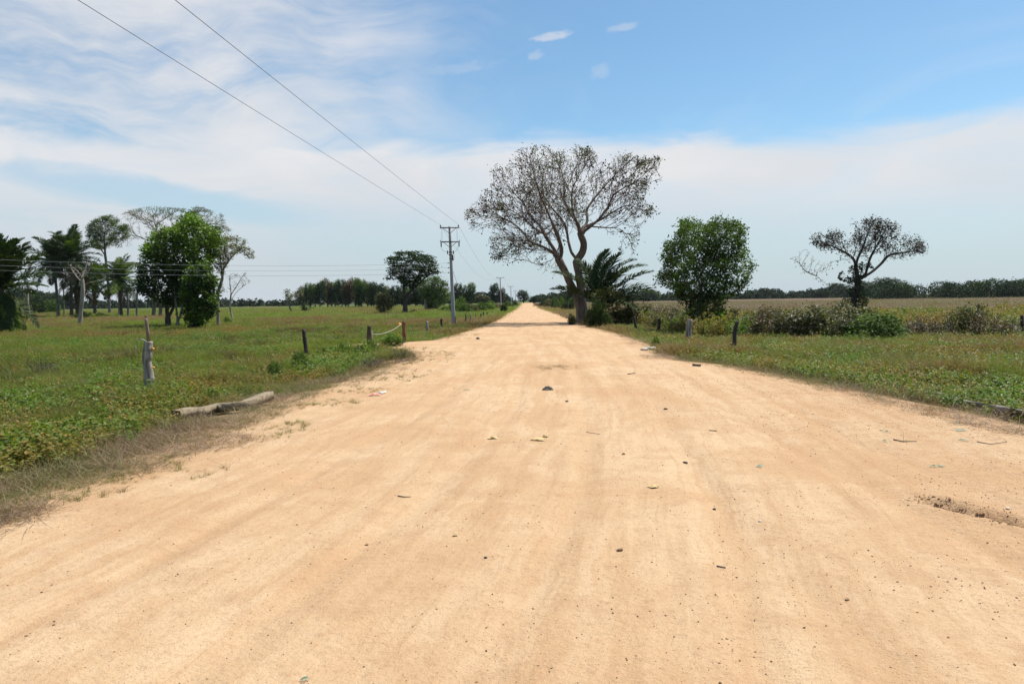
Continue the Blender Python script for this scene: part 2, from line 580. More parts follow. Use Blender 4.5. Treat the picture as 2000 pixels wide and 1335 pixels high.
M['white_plastic'] = mat_simple('white_plastic', (0.80, 0.80, 0.78), (0.7, 0.7, 0.68), 0.5, 10)
M['pink_plastic'] = mat_simple('pink_plastic', (0.65, 0.28, 0.22), (0.55, 0.22, 0.18), 0.5, 10)
M['twig'] = mat_simple('twig', (0.16, 0.12, 0.09), (0.08, 0.06, 0.045), 0.9, 20)
M['car_paint'] = mat_simple('car_paint', (0.16, 0.12, 0.16), (0.14, 0.10, 0.14), 0.3, 2, spec=.5)
M['glass'] = mat_simple('dark_glass', (0.02, 0.02, 0.025), (0.02, 0.02, 0.02), 0.08, 2, spec=.6)
M['lamp_glass'] = mat_simple('lamp_glass', (0.7, 0.7, 0.7), (0.6, 0.6, 0.6), 0.2, 2)


def ground_mat():
    m, t, p, out = mat_base('ground_surface')
    sd = t.new('ShaderNodeAttribute', attribute_name='sd').outputs['Fac']
    tk = t.new('ShaderNodeAttribute', attribute_name='track').outputs['Vector']
    pos = t.new('ShaderNodeNewGeometry').outputs['Position']
    x, y, z = t.sep(pos)[:3]
    # -- dirt
    u1, u2, yy = t.sep(tk)[:3]
    st1 = t.noise(t.comb(t.m('ADD', t.m('MULTIPLY', u1, 3.2), t.m('MULTIPLY', t.noise(pos, 0.5, 5, 0.6), 2.8)), t.m('MULTIPLY', yy, 0.16), 0.0), 1.0, 6, 0.6, 0.5)
    st2 = t.noise(t.comb(t.m('MULTIPLY', u2, 1.6), t.m('MULTIPLY', yy, 0.10), 3.0), 1.0, 5, 0.6, 0.4)
    st3 = t.noise(t.comb(t.m('ADD', t.m('MULTIPLY', u1, 11.0), t.m('MULTIPLY', t.noise(pos, 0.8, 3, 0.6), 2.2)), t.m('MULTIPLY', yy, 0.45), 7.0), 1.0, 4, 0.6, 0.3)
    big = t.noise(pos, 0.35, 5, 0.6, 0.6)
    mid = t.noise(pos, 2.3, 6, 0.65, 0.4)
    fine = t.noise(pos, 16, 5, 0.7)
    gr = t.noise(pos, 75, 3, 0.7)
    base = t.mix(t.ss(st1, 0.36, 0.64), (0.465, 0.300, 0.167), (0.545, 0.388, 0.238))
    base = t.mix(t.m('MULTIPLY', t.ss(st2, 0.42, 0.62), 0.40), base, (0.57, 0.405, 0.245))
    base = t.mix(t.m('MULTIPLY', t.ss(big, 0.44, 0.62), 0.65), base, (0.45, 0.275, 0.145))
    base = t.mix(t.m('MULTIPLY', t.ss(mid, 0.46, 0.66), 0.50), base, (0.42, 0.262, 0.145))
    base = t.mix(t.m('MULTIPLY', t.ss(st3, 0.52, 0.66), 0.36), base, (0.40, 0.245, 0.13))
    base = t.mix(t.m('MULTIPLY', t.ss(fine, 0.50, 0.72), 0.55), base, (0.36, 0.215, 0.115))
    base = t.mix(t.m('MULTIPLY', t.ss(gr, 0.55, 0.70), 0.62), base, (0.28, 0.165, 0.095))
    gr2 = t.noise(pos, 190, 2, 0.7)
    base = t.mix(t.m('MULTIPLY', t.ss(gr2, 0.56, 0.72), 0.5), base, (0.26, 0.155, 0.09))
    base = t.mix(t.m('MULTIPLY', t.ss(gr2, 0.44, 0.30), 0.4), base, (0.66, 0.50, 0.32))
    # rougher, darker crumbs to the right
    rs = t.ss(t.m('SUBTRACT', x, t.m('MULTIPLY', y, 0.18)), 0.6, 4.2)
    vor = t.new('ShaderNodeTexVoronoi')
    t.put(vor.inputs['Vector'], pos); vor.inputs['Scale'].default_value = 34
    dots = t.m('MULTIPLY', t.ss(vor.outputs['Distance'], 0.24, 0.12), t.ss(t.noise(pos, 5.0, 4, 0.6), 0.46, 0.60))
    dots = t.m('MULTIPLY', dots, t.m('ADD', t.m('MULTIPLY', rs, 0.6), 0.28))
    base = t.mix(dots, base, (0.16, 0.085, 0.055))
    c2_ = t.noise(pos, 7.0, 5, 0.7, 0.5)
    base = t.mix(t.m('MULTIPLY', t.m('MULTIPLY', t.ss(c2_, 0.50, 0.66), rs), 0.50), base, (0.38, 0.215, 0.12))
    # -- soil and litter under the plants
    sn = t.noise(pos, 3.0, 6, 0.7)
    soil = t.mix(t.ss(sn, 0.38, 0.62), (0.19, 0.125, 0.062), (0.085, 0.075, 0.025))
    # far fields: green on the left, dry tan on the right
    fn = t.noise(t.scale(pos, 0.035, 0.055, 0), 1.0, 6, 0.62, 0.6)
    fn2 = t.noise(t.scale(pos, 0.5, 0.6, 0), 1.0, 5, 0.65)
    gl = t.mix(t.ss(fn, 0.50, 0.60), (0.070, 0.105, 0.024), (0.17, 0.115, 0.05))
    gl = t.mix(t.m('MULTIPLY', t.ss(fn2, 0.4, 0.66), 0.6), gl, (0.055, 0.085, 0.022))
    grt = t.mix(t.ss(fn, 0.42, 0.58), (0.150, 0.100, 0.070), (0.115, 0.090, 0.045))
    grt = t.mix(t.m('MULTIPLY', t.ss(fn2, 0.4, 0.7), 0.5), grt, (0.10, 0.072, 0.042))
    side = t.ss(t.m('SUBTRACT', x, t.m('MULTIPLY', y, 0.03)), -8, 8)
    far = t.mix(side, gl, grt)
    dist = t.new('ShaderNodeVectorMath', operation='LENGTH')
    t.put(dist.inputs[0], pos)
    fld = t.mix(t.ss(dist.outputs['Value'], 22, 70), soil, far)
    edge = t.m('ADD', sd, t.m('MULTIPLY', t.m('SUBTRACT', t.noise(pos, 1.1, 6, 0.7), 0.5), 2.6))
    edge = t.m('ADD', edge, t.m('MULTIPLY', t.m('SUBTRACT', sn, 0.5), 0.8))
    dirt2 = t.mix(0.45, base, (0.45, 0.28, 0.16))
    col = t.mix(t.ss(edge, -0.2, 0.45), base, dirt2)
    col = t.mix(t.ss(edge, 0.35, 1.5), col, fld)
    t.put(p.inputs['Base Color'], col)
    p.inputs['Roughness'].default_value = 0.95
    p.inputs['Specular IOR Level'].default_value = 0.1
    h = t.m('ADD', t.m('MULTIPLY', fine, 0.022), t.m('MULTIPLY', gr, 0.007))
    h = t.m('ADD', h, t.m('MULTIPLY', mid, 0.02))
    h = t.m('ADD', h, t.m('MULTIPLY', st3, 0.010))
    h = t.m('ADD', h, t.m('MULTIPLY', t.m('MULTIPLY', c2_, rs), 0.035))
    h = t.m('ADD', h, t.m('MULTIPLY', dots, 0.006))
    b = t.new('ShaderNodeBump')
    b.inputs['Strength'].default_value = 0.9
    b.inputs['Distance'].default_value = 1.0
    t.put(b.inputs['Height'], h)
    t.l.new(b.outputs[0], p.inputs['Normal'])
    return m


M['ground'] = ground_mat()


# ------------------------------------------------------------------ ground and road: one continuous surface, split where the dirt ends
def build_ground():
    a_f = np.radians(np.linspace(-46, 46, 620))
    a_c = np.radians(np.linspace(46, 314, 90))[1:-1]
    ang = np.concatenate([a_f, a_c])
    r = [0.8]
    while r[-1] < 1300:
        q = r[-1]
        r.append(q * (1.0085 if q < 25 else (1.02 if q < 90 else (1.06 if q < 500 else 1.3))) )
    r = np.array(r)
    A, Rr = np.meshgrid(ang, r)
    x = (Rr * np.sin(A)).ravel(); y = (Rr * np.cos(A)).ravel()
    x = np.append(x, 0.0); y = np.append(y, 0.0)
    sd = road_sd(x, y)
    z = ground_z(x, y, sd)
    na, nr = len(ang), len(r)
    i = np.arange(nr - 1)[:, None]; j = np.arange(na)[None, :]
    j2 = (j + 1) % na
    q = np.stack([np.broadcast_to(i * na + j, (nr - 1, na)), (i + 1) * na + j + 0 * i, (i + 1) * na + j2 + 0 * i, i * na + j2 + 0 * i], -1).reshape(-1, 4)
    q = q[:, ::-1]
    u1, u2 = tracks(x, y)
    jit = (fbm(x * 0.9, y * 0.9, 77) - 0.5) * 1.2
    qc = (sd + jit)[q].mean(axis=1)
    co = np.stack([x, y, z], 1)

    def make(name, mask, centre=False):
        f = q[mask]
        used = np.unique(f)
        remap = np.full(len(co), -1); remap[used] = np.arange(len(used))
        fs = remap[f]
        vs = co[used]
        sdd, t1, t2, ty = sd[used], u1[used], u2[used], y[used]
        if centre:
            k = len(vs)
            vs = np.vstack([vs, co[-1:]])
            sdd = np.append(sdd, sd[-1]); t1 = np.append(t1, u1[-1]); t2 = np.append(t2, u2[-1]); ty = np.append(ty, 0.0)
            fl = [tuple(a) for a in fs]
            for jj in range(na):
                fl.append((remap[jj], k, remap[(jj + 1) % na]))
            fs = fl
        o = new_mesh(name, vs, fs, M['ground'], smooth=True)
        a = o.data.attributes.new('sd', 'FLOAT', 'POINT'); a.data.foreach_set('value', sdd.astype(np.float32))
        a = o.data.attributes.new('track', 'FLOAT_VECTOR', 'POINT')
        a.data.foreach_set('vector', np.stack([t1, t2, ty], 1).astype(np.float32).ravel())
        tag(o, kind='structure')
        return o
    make('dirt_road', qc <= 0.25, centre=True)
    make('field', qc > 0.25)


build_ground()


# ------------------------------------------------------------------ trees
def grow(roots, parents, attr, step, infl, kill, iters, bias=(0, 0, 0), jit=0.15, maxn=30000, seed=0):
    """space colonisation; returns positions and parent index"""
    g = np.random.default_rng(seed)
    pos = [np.array(p, float) for p in roots]
    par = list(parents)
    attr = np.array(attr, float)
    P = np.array(pos)
    d2 = np.full(len(attr), 1e18); ni = np.zeros(len(attr), int)
    for s in range(0, len(P), 64):
        blk = P[s:s + 64]
        dd = ((attr[:, None, :] - blk[None]) ** 2).sum(-1)
        k = dd.argmin(1); v = dd[np.arange(len(attr)), k]
        m = v < d2
        d2[m] = v[m]; ni[m] = k[m] + s
    bias = np.array(bias, float)
    nodes = [P]
    total = len(P)
    allP = P
    dirs = np.zeros_like(P)
    for i_ in range(len(P)):
        if par[i_] >= 0:
            e_ = P[i_] - P[par[i_]]; dirs[i_] = e_ / (np.linalg.norm(e_) + 1e-9)
    for it in range(iters):
        act = d2 < infl * infl
        if not act.any():
            # reach for the closest one
            if len(d2) == 0: break
            k = d2.argmin(); act = np.zeros(len(d2), bool); act[k] = True
        idx = ni[act]
        vec = attr[act] - allP[idx]
        vec /= np.linalg.norm(vec, axis=1)[:, None] + 1e-9
        u, inv = np.unique(idx, return_inverse=True)
        acc = np.zeros((len(u), 3))
        np.add.at(acc, inv, vec)
        acc /= np.linalg.norm(acc, axis=1)[:, None] + 1e-9
        acc = acc + bias + dirs[u] * 0.55 + g.normal(0, jit, acc.shape)
        acc /= np.linalg.norm(acc, axis=1)[:, None] + 1e-9
        newp = allP[u] + acc * step
        dirs = np.vstack([dirs, acc])
        base = len(allP)
        allP = np.vstack([allP, newp])
        par.extend(u.tolist())
        dd = ((attr[:, None, :] - newp[None]) ** 2).sum(-1)
        k = dd.argmin(1); v = dd[np.arange(len(attr)), k]
        m = v < d2
        d2[m] = v[m]; ni[m] = k[m] + base
        keep = d2 > kill * kill
        attr = attr[keep]; d2 = d2[keep]; ni = ni[keep]
        if len(attr) == 0 or len(allP) > maxn:
            break
    return allP, np.array(par)


def skeleton(paths, step):
    """paths: lists of 3-D points; each later path starts at the node of an earlier one closest to its first point"""
    pos = []; par = []
    for pi, path in enumerate(paths):
        path = [np.array(p, float) for p in path]
        if pi == 0:
            pos.append(path[0]); par.append(-1); cur = 0
        else:
            A = np.array(pos)
            cur = int(((A - path[0]) ** 2).sum(1).argmin())
        # Catmull-Rom resample for soft bends
        pts = [path[0]] + path + [path[-1]]
        pts[0] = 2 * path[0] - path[1]; pts[-1] = 2 * path[-1] - path[-2]
        fine = []
        for i in range(1, len(pts) - 2):
            p0, p1, p2, p3 = pts[i - 1:i + 3]
            nseg = max(1, int(np.linalg.norm(p2 - p1) / step))
            for k in range(1, nseg + 1):
                t = k / nseg
                fine.append(0.5 * (2 * p1 + (p2 - p0) * t + (2 * p0 - 5 * p1 + 4 * p2 - p3) * t * t + (3 * p1 - p0 - 3 * p2 + p3) * t ** 3))
        for q in fine:
            pos.append(q); par.append(cur); cur = len(pos) - 1
    return pos, par


def to_px(p):
    d = np.asarray(p, float) - np.array([0, 0, CAM_H])
    f = d @ _F
    return 1000 + FPX * (d @ _R) / f, 667.5 - FPX * (d @ _U) / f


def chains_of(pos, par):
    ch = [[] for _ in pos]
    for i, p in enumerate(par):
        if p >= 0: ch[p].append(i)
    out = []; st = [(0, -1)]
    while st:
        i, p = st.pop(); c = [i] if p < 0 else [p, i]
        while ch[c[-1]]:
            k = ch[c[-1]]
            for o in k[1:]: st.append((o, c[-1]))
            c.append(k[0])
        out.append(c)
    return out


def spray(pos, par, levels, poly, Yb, depth, g, min_h=0.0, centre=None, first_skip=0.25):
    """side branches of falling order along every limb, each order finer than the last, kept inside the crown"""
    poly = [tuple(p) for p in poly]
    A = np.array(poly, float)
    pos = [np.array(p, float) for p in pos]; par = list(par)
    cur = chains_of(pos, par)
    lev = np.zeros(len(pos), int).tolist()

    def inside(p):
        if abs(p[1] - Yb) > depth: return False
        x, y = to_px(p)
        ins = False
        n = len(poly); j = n - 1
        for i in range(n):
            if (poly[i][1] > y) != (poly[j][1] > y) and x < (poly[j][0] - poly[i][0]) * (y - poly[i][1]) / (poly[j][1] - poly[i][1]) + poly[i][0]: ins = not ins
            j = i
        return ins
    for li, (spacing, ln, ang, step, up, wob) in enumerate(levels):
        nxt = []
        for c in cur:
            if len(c) < 3: continue
            P = np.array([pos[i] for i in c])
            seg = np.linalg.norm(np.diff(P, axis=0), axis=1); cum = np.concatenate([[0], np.cumsum(seg)]); L = cum[-1]
            s0 = L * (first_skip if li == 0 else .12)
            roll = g.uniform(0, 2 * PI)
            spots = list(np.arange(s0 + g.uniform(0, spacing), L, spacing)) + [L - 1e-3, L - 1e-3]
            for sdist in spots:
                k = min(int(np.searchsorted(cum, sdist)), len(c) - 1)
                p = P[k]
                if p[2] < min_h: continue
                d = P[k] - P[max(k - 2, 0)]; d = d / (np.linalg.norm(d) + 1e-9)
                t = sdist / L
                roll += 2.4 + g.normal(0, .4)
                a = np.cross(d, [0, 0, 1.0]); a /= np.linalg.norm(a) + 1e-9; b = np.cross(d, a)
                side = math.cos(roll) * a + math.sin(roll) * b
                an = math.radians(ang * g.uniform(.7, 1.25)) * (.6 if t > .99 else 1)
                dr = d * math.cos(an) + side * math.sin(an)
                n = max(2, int(ln * (1 - .5 * t) * g.uniform(.6, 1.25) / step))
                cc = [c[k]]; q = p.copy()
                for j in range(n):
                    outw = (p - centre); outw = outw / (np.linalg.norm(outw) + 1e-9)
                    dr = dr + np.array([0, 0, up]) + outw * .07 + g.normal(0, wob, 3)
                    dr /= np.linalg.norm(dr)
                    q = q + dr * step
                    if not inside(q): break
                    pos.append(q); par.append(cc[-1]); lev.append(li + 1); cc.append(len(pos) - 1)
                if len(cc) > 2: nxt.append(cc)
        cur = nxt if li else nxt + cur
    return np.array(pos), np.array(par), np.array(lev)


def node_radii(pos, par, tip_r, trunk_r, forced=None):
    n = len(pos)
    kids = np.zeros(n, int); tips = np.zeros(n)
    for i in range(n):
        if par[i] >= 0: kids[par[i]] += 1
    order = depth_order(par)
    for i in order[::-1]:
        if kids[i] == 0: tips[i] = 1
        if par[i] >= 0: tips[par[i]] += tips[i]
    return np.maximum(tip_r, trunk_r * (tips / tips[order[0]]) ** 0.61), tips, kids


def depth_order(par):
    n = len(par)
    ch = [[] for _ in range(n)]
    root = 0
    for i in range(n):
        if par[i] >= 0: ch[par[i]].append(i)
        else: root = i
    out = []; st = [root]
    while st:
        i = st.pop(); out.append(i); st.extend(ch[i])
    return out


def branch_mesh(pos, par, rad, base, mat, parent, name='trunk', flare=0.5, flare_h=0.6, big=9):
    n = len(pos)
    ch = [[] for _ in range(n)]
    for i in range(n):
        if par[i] >= 0: ch[par[i]].append(i)
    V = []; Fc = []
    starts = [(0, -1)]
    nv = 0
    while starts:
        i, p = starts.pop()
        chain = [i] if p < 0 else [p, i]
        while ch[chain[-1]]:
            c = sorted(ch[chain[-1]], key=lambda q: -rad[q])
            for o in c[1:]: starts.append((o, chain[-1]))
            chain.append(c[0])
        if len(chain) < 2: continue
        P = pos[chain] - base
        R = rad[chain].copy()
        if p >= 0: R[0] = min(R[0], R[1] * 1.15)
        else:
            hgt = P[:, 2] - P[0, 2]
            R = R * (1 + flare * np.exp(-hgt / flare_h))
        R[-1] *= 0.5
        rm = R.max()
        k = big if rm > 0.12 else (6 if rm > 0.04 else 3)
        T = np.gradient(P, axis=0)
        T /= np.linalg.norm(T, axis=1)[:, None] + 1e-9
        ref = np.array([1.0, 0, 0]) if abs(T[0, 0]) < 0.8 else np.array([0, 1.0, 0])
        th = np.arange(k) * 2 * PI / k
        ring = []
        for q in range(len(P)):
            a = ref - T[q] * (ref @ T[q]); a /= np.linalg.norm(a) + 1e-9
            b = np.cross(T[q], a); ref = a
            wob = 1.0
            if rm > 0.12:
                wob = 1 + 0.12 * np.sin(th * 3 + P[q, 2] * 1.1) + 0.07 * np.sin(th * 5 + 1.3 + P[q, 2] * 2.3)
            ring.append(P[q] + (np.cos(th)[:, None] * a + np.sin(th)[:, None] * b) * (R[q] * (wob[:, None] if rm > .12 else 1.0)))
        ring = np.array(ring).reshape(-1, 3)
        V.append(ring)
        m = len(P)
        ii = np.arange(m - 1)[:, None] * k; jj = np.arange(k)[None]
        j2 = (jj + 1) % k
        f = np.stack([ii + jj, ii + j2, ii + k + j2, ii + k + jj], -1).reshape(-1, 4) + nv
        Fc.append(f)
        nv += len(ring)
    return new_mesh(name, np.vstack(V), np.vstack(Fc), mat, parent, smooth=True)


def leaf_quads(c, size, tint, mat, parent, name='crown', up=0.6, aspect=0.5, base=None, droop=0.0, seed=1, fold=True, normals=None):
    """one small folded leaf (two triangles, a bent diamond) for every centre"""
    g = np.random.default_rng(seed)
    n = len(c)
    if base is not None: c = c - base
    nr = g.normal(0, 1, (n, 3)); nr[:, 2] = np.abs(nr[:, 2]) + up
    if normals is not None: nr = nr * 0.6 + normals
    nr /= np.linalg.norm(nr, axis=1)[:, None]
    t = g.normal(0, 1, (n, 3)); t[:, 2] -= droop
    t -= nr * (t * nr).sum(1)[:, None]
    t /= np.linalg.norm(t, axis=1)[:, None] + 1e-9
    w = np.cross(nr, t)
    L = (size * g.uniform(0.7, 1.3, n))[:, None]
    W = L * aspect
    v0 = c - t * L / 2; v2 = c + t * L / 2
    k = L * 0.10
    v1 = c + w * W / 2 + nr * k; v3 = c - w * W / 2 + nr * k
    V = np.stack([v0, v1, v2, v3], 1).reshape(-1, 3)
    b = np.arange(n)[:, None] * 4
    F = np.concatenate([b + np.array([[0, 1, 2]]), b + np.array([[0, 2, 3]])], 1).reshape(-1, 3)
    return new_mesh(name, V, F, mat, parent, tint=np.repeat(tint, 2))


def poly_contains(poly, x, y):
    ins = np.zeros(len(x), bool)
    n = len(poly)
    for i in range(n):
        ax, ay = poly[i]; bx, by = poly[(i + 1) % n]
        c = (ay > y) != (by > y)
        xi = ax + (y - ay) * (bx - ax) / ((by - ay) if abs(by - ay) > 1e-9 else 1e-9)
        ins ^= c & (x < xi)
    return ins


def crown_points(poly, n, Y, depth, g, shell=0.0):
    """points through the volume whose outline from the road is the given one (pixels), at real depth Y"""
    poly = np.array(poly, float)
    x0, y0 = poly.min(0); x1, y1 = poly.max(0)
    out = []
    cx, cy = (x0 + x1) / 2, (y0 + y1) / 2
    rx, ry = (x1 - x0) / 2, (y1 - y0) / 2
    while len(out) < n:
        x = g.uniform(x0, x1, n * 2); y = g.uniform(y0, y1, n * 2)
        m = poly_contains(poly, x, y)
        x = x[m]; y = y[m]
        dd = depth * np.sqrt(np.clip(1 - 0.85 * ((x - cx) / rx) ** 2, 0.04, 1))
        u = g.uniform(-1, 1, len(x))
        if shell: u = np.sign(u) * np.abs(u) ** shell
        for a, b, c in zip(x, y, dd * u):
            out.append(atd(a, b, Y + c))
            if len(out) >= n: break
    return np.array(out)


def P2(l): return [p[:2] for p in l]


class Z:
    """coordinates read off an enlarged crop of the photograph"""
    def __init__(self, x0, y0, s): self.x0, self.y0, self.s = x0, y0, s
    def __call__(self, *pts): return [(self.x0 + p[0] / self.s, self.y0 + p[1] / self.s, *p[2:]) for p in pts]


def make_tree(name, label, cat, base_px, paths, crowns, step, trunk_r, tip_r, bark, leaf_mat, n_attr=900, depth=3.0, infl=None, kill=None,
              leaf_size=0.2, leaves_per=6, spread=0.3, leaf_tip=3, group=None, iters=90, bias=(0, 0, 0.05), jit=0.2, seed=1, Y=None,
              up=0.6, aspect=0.5, flare=0.5, droop=0.0, tintf=None, cull=0.0, extra=None, crown_name='crown', flat=1.0, lx=2.2, levels=None, min_h=3.0, spray_poly=None):
    g = np.random.default_rng(seed)
    b = on_ground(*base_px) if Y is None else np.array([*atd(base_px[0], base_px[1], Y)[:2], 0])
    Yb = b[1]
    b[2] = gz1(b[0], b[1]) - 0.05
    p3 = []
    for path in paths:
        p3.append([atd(q[0], q[1], Yb + (q[2] if len(q) > 2 else 0)) for q in path])
    p3[0][0] = b.copy()
    pos, par = skeleton(p3, step)
    at_ = np.vstack([crown_points(c, int(n_attr * wgt), Yb + dy, depth * dw, g) for (c, wgt, dy, dw) in crowns])
    if cull:
        m = fbm(at_[:, 0] * 1.1 + 50, (at_[:, 2] + at_[:, 1] * .7) * 1.6 + 20, seed, 3) > cull
        at_ = at_[m]
    if levels:
        pos, par, lev = spray(pos, par, levels, spray_poly or crowns[0][0], Yb, depth, g, b[2] + min_h, b + np.array([0, 0, min_h]))
    else:
        pos, par = grow(pos, par, at_, step, infl or step * 9, kill or step * 1.6, iters, bias, jit, seed=seed)
    rad, tips, kids = node_radii(pos, par, tip_r, trunk_r)
    root = empty(name, tuple(b), label, cat, group)
    branch_mesh(pos, par, rad, b, M[bark], root, 'trunk', flare=flare)
    if leaf_mat:
        sel = np.where((tips <= leaf_tip) & (np.arange(len(pos)) > 8))[0]
        rep = np.repeat(sel, int(round(leaves_per * lx)))
        off = g.normal(0, spread, (len(rep), 3)); off[:, 2] *= flat
        c = pos[rep] + off
        tn = fbm(c[:, 0] * 1.3, c[:, 2] * 1.6 + c[:, 1] * .5, seed + 5, 3)
        tint = np.clip((tn - 0.5) * 1.8 + 0.45 + g.normal(0, 0.18, len(c)), 0, 1)
        if tintf is not None: tint = tintf(c, tint, b)
        leaf_quads(c, leaf_size, tint, M[leaf_mat], root, crown_name, up, aspect, b, droop, seed)
    if extra: extra(root, pos, par, rad, tips, b, g)
    return root


# --- the big bare tree by the road
z3 = Z(880, 270, 3.4227)


def hero_extra(root, pos, par, rad, tips, b, g):
    # dark hanging pods and withered leaves clustered on the twigs
    sel = np.where((tips <= 3) & (np.arange(len(pos)) > 60))[0]
    P = pos[sel]
    dens = fbm(P[:, 0] * 0.7 + 9, P[:, 2] * 0.7 + P[:, 1] * .3, 4, 3)
    h = P[:, 2]
    side = np.abs(P[:, 0] - 5.0) / 8.0
    w = dens + 0.25 * (side - 0.5) - 0.30 * sstep(10.5, 15.5, h)
    k = np.where(w > 0.44, 2, np.where(w > 0.36, 1, 0)) * (g.uniform(0, 1, len(w)) < .20)
    rep = np.repeat(P, k, axis=0)
    c = rep + g.normal(0, 0.17, rep.shape) - np.array([0, 0, 0.08])
    leaf_quads(c, 0.17, g.uniform(0, 1, len(c)), M['pod'], root, 'dry_leaves', 0.0, 0.8, b, 0.5, 5)
    w2 = fbm(P[:, 0] * 0.9 + 90, P[:, 2] * 0.9 + P[:, 1] * .4, 14, 3) + 0.16 * sstep(11, 14.5, h)
    Q = P[w2 > 0.60]
    rep = np.repeat(Q, 1, axis=0)
    c = rep + g.normal(0, 0.15, rep.shape)
    leaf_quads(c, 0.17, g.uniform(0.2, 1, len(c)), M['leaf_feather'], root, 'young_leaves', 0.4, 0.5, b, 0, 6)


hero_paths = [
    z3((885, 1235), (872, 1130), (852, 1060), (822, 1010), (792, 950, -.2), (757, 870, -.3), (722, 805, -.4)),
    z3((852, 1062), (872, 1000, .3), (862, 930, .5), (850, 860, .6), (838, 800, .6)),
    z3((722, 805), (680, 762, -.8), (610, 722, -1.4), (530, 690, -2), (480, 622, -2.4), (395, 555, -3), (300, 527, -3.4), (205, 515, -3.6)),
    z3((722, 805), (690, 738, .4), (642, 668, .9), (602, 590, 1.4), (550, 540, 2), (512, 490, 2.6), (490, 430, 3.1), (430, 375, 3.6)),
    z3((735, 812), (742, 740, -.5), (720, 660, -1), (690, 590, -1.3), (655, 510, -1.7), (630, 450, -2), (600, 385, -2.4), (575, 300, -2.8), (545, 205, -3.2)),
    z3((660, 748, -1), (560, 702, 0), (480, 682, .8), (420, 702, 1.4), (350, 760, 1.9)),
    z3((600, 590, 1.4), (600, 540, 2.4), (608, 480, 3.2), (600, 420, 4)),
    z3((838, 800, .6), (808, 762, .9), (790, 700, 1.5), (770, 600, 2.2), (742, 540, 2.8), (690, 482, 3.4), (655, 430, 4), (600, 350, 4.6)),
    z3((845, 815, .6), (880, 762, .3), (888, 700, 0), (866, 640, -.4), (850, 570, -.9), (820, 500, -1.4), (810, 400, -2), (822, 320, -2.5), (872, 230, -3)),
    z3((866, 640, -.4), (920, 600, -.6), (992, 540, -.9), (1052, 460, -1.2), (1090, 380, -1.4), (1180, 320, -1.8), (1262, 270, -2.2), (1380, 150, -2.6)),
    z3((872, 615, -.4), (912, 558, .5), (912, 480, 1.4), (962, 400, 2.2), (1040, 310, 2.8), (1112, 232, 3.2), (1172, 170, 3.4)),
    z3((880, 600, 0), (1000, 545, 1), (1092, 490, 2), (1182, 450, 2.6), (1300, 482, 3.2)),
    z3((940, 590, -.6), (1050, 598, -1.6), (1130, 605, -2.2), (1200, 680, -2.6), (1215, 765, -2.7)),
    z3((850, 570, -.9), (800, 500, 1), (760, 400, 1.6), (760, 300, 2), (735, 200, 2.2)),
    z3((735, 700, 0), (690, 800, 1.2), (640, 830, 1.6), (600, 880, 1.8)),
    z3((690, 590, -1.3), (640, 640, -2.5), (560, 600, -3.5), (470, 520, -4.2), (400, 480, -4.6)),
]
hero_crown = [p[:2] for p in z3((85, 545), (110, 470), (205, 370), (285, 280), (262, 200), (360, 110), (480, 60), (610, 35), (700, 95), (850, 40), (960, 80),
                                (1000, 140), (1100, 120), (1190, 95), (1280, 140), (1400, 115), (1420, 230), (1440, 280), (1320, 330), (1310, 420),
                                (1385, 490), (1290, 560), (1270, 640), (1250, 740), (1205, 800), (1120, 745), (1050, 725), (1010, 660), (900, 600), (850, 640), (760, 720),
                                (745, 940), (620, 925), (560, 860), (430, 860), (255, 795), (265, 700), (180, 655), (95, 600))]
hero_low = [p[:2] for p in z3((720, 950), (620, 925), (540, 870), (560, 790), (640, 760), (700, 820))]
hero = make_tree('bare_tree', 'tall spreading nearly leafless tree with forked trunk and dark pods, beside the road', 'tree', z3((888, 1238))[0], hero_paths,
                 [(hero_crown, 1.0, 0, 1.0), (hero_low, 0.035, 1.2, .2)], 0.26, 0.48, 0.017, 'bark_red', None, n_attr=6500, depth=5.8, infl=2.6, kill=0.36, iters=80,
                 levels=[(.68, 4.2, 42, .30, .02, .10), (.48, 2.1, 44, .22, .00, .12), (.36, .95, 48, .20, -.03, .14)], min_h=5.0, seed=3, flare=0.55, extra=hero_extra)

# --- leafy tree right of it
z4 = Z(1240, 400, 3.3333)


def painted_crown_light(c, t, b):  # light on the upper crown, painted into leaf tint by height
    return np.clip(t + 0.25 * sstep(2.5, 7.5, c[:, 2] - b[2]) - 0.12, 0, 1)


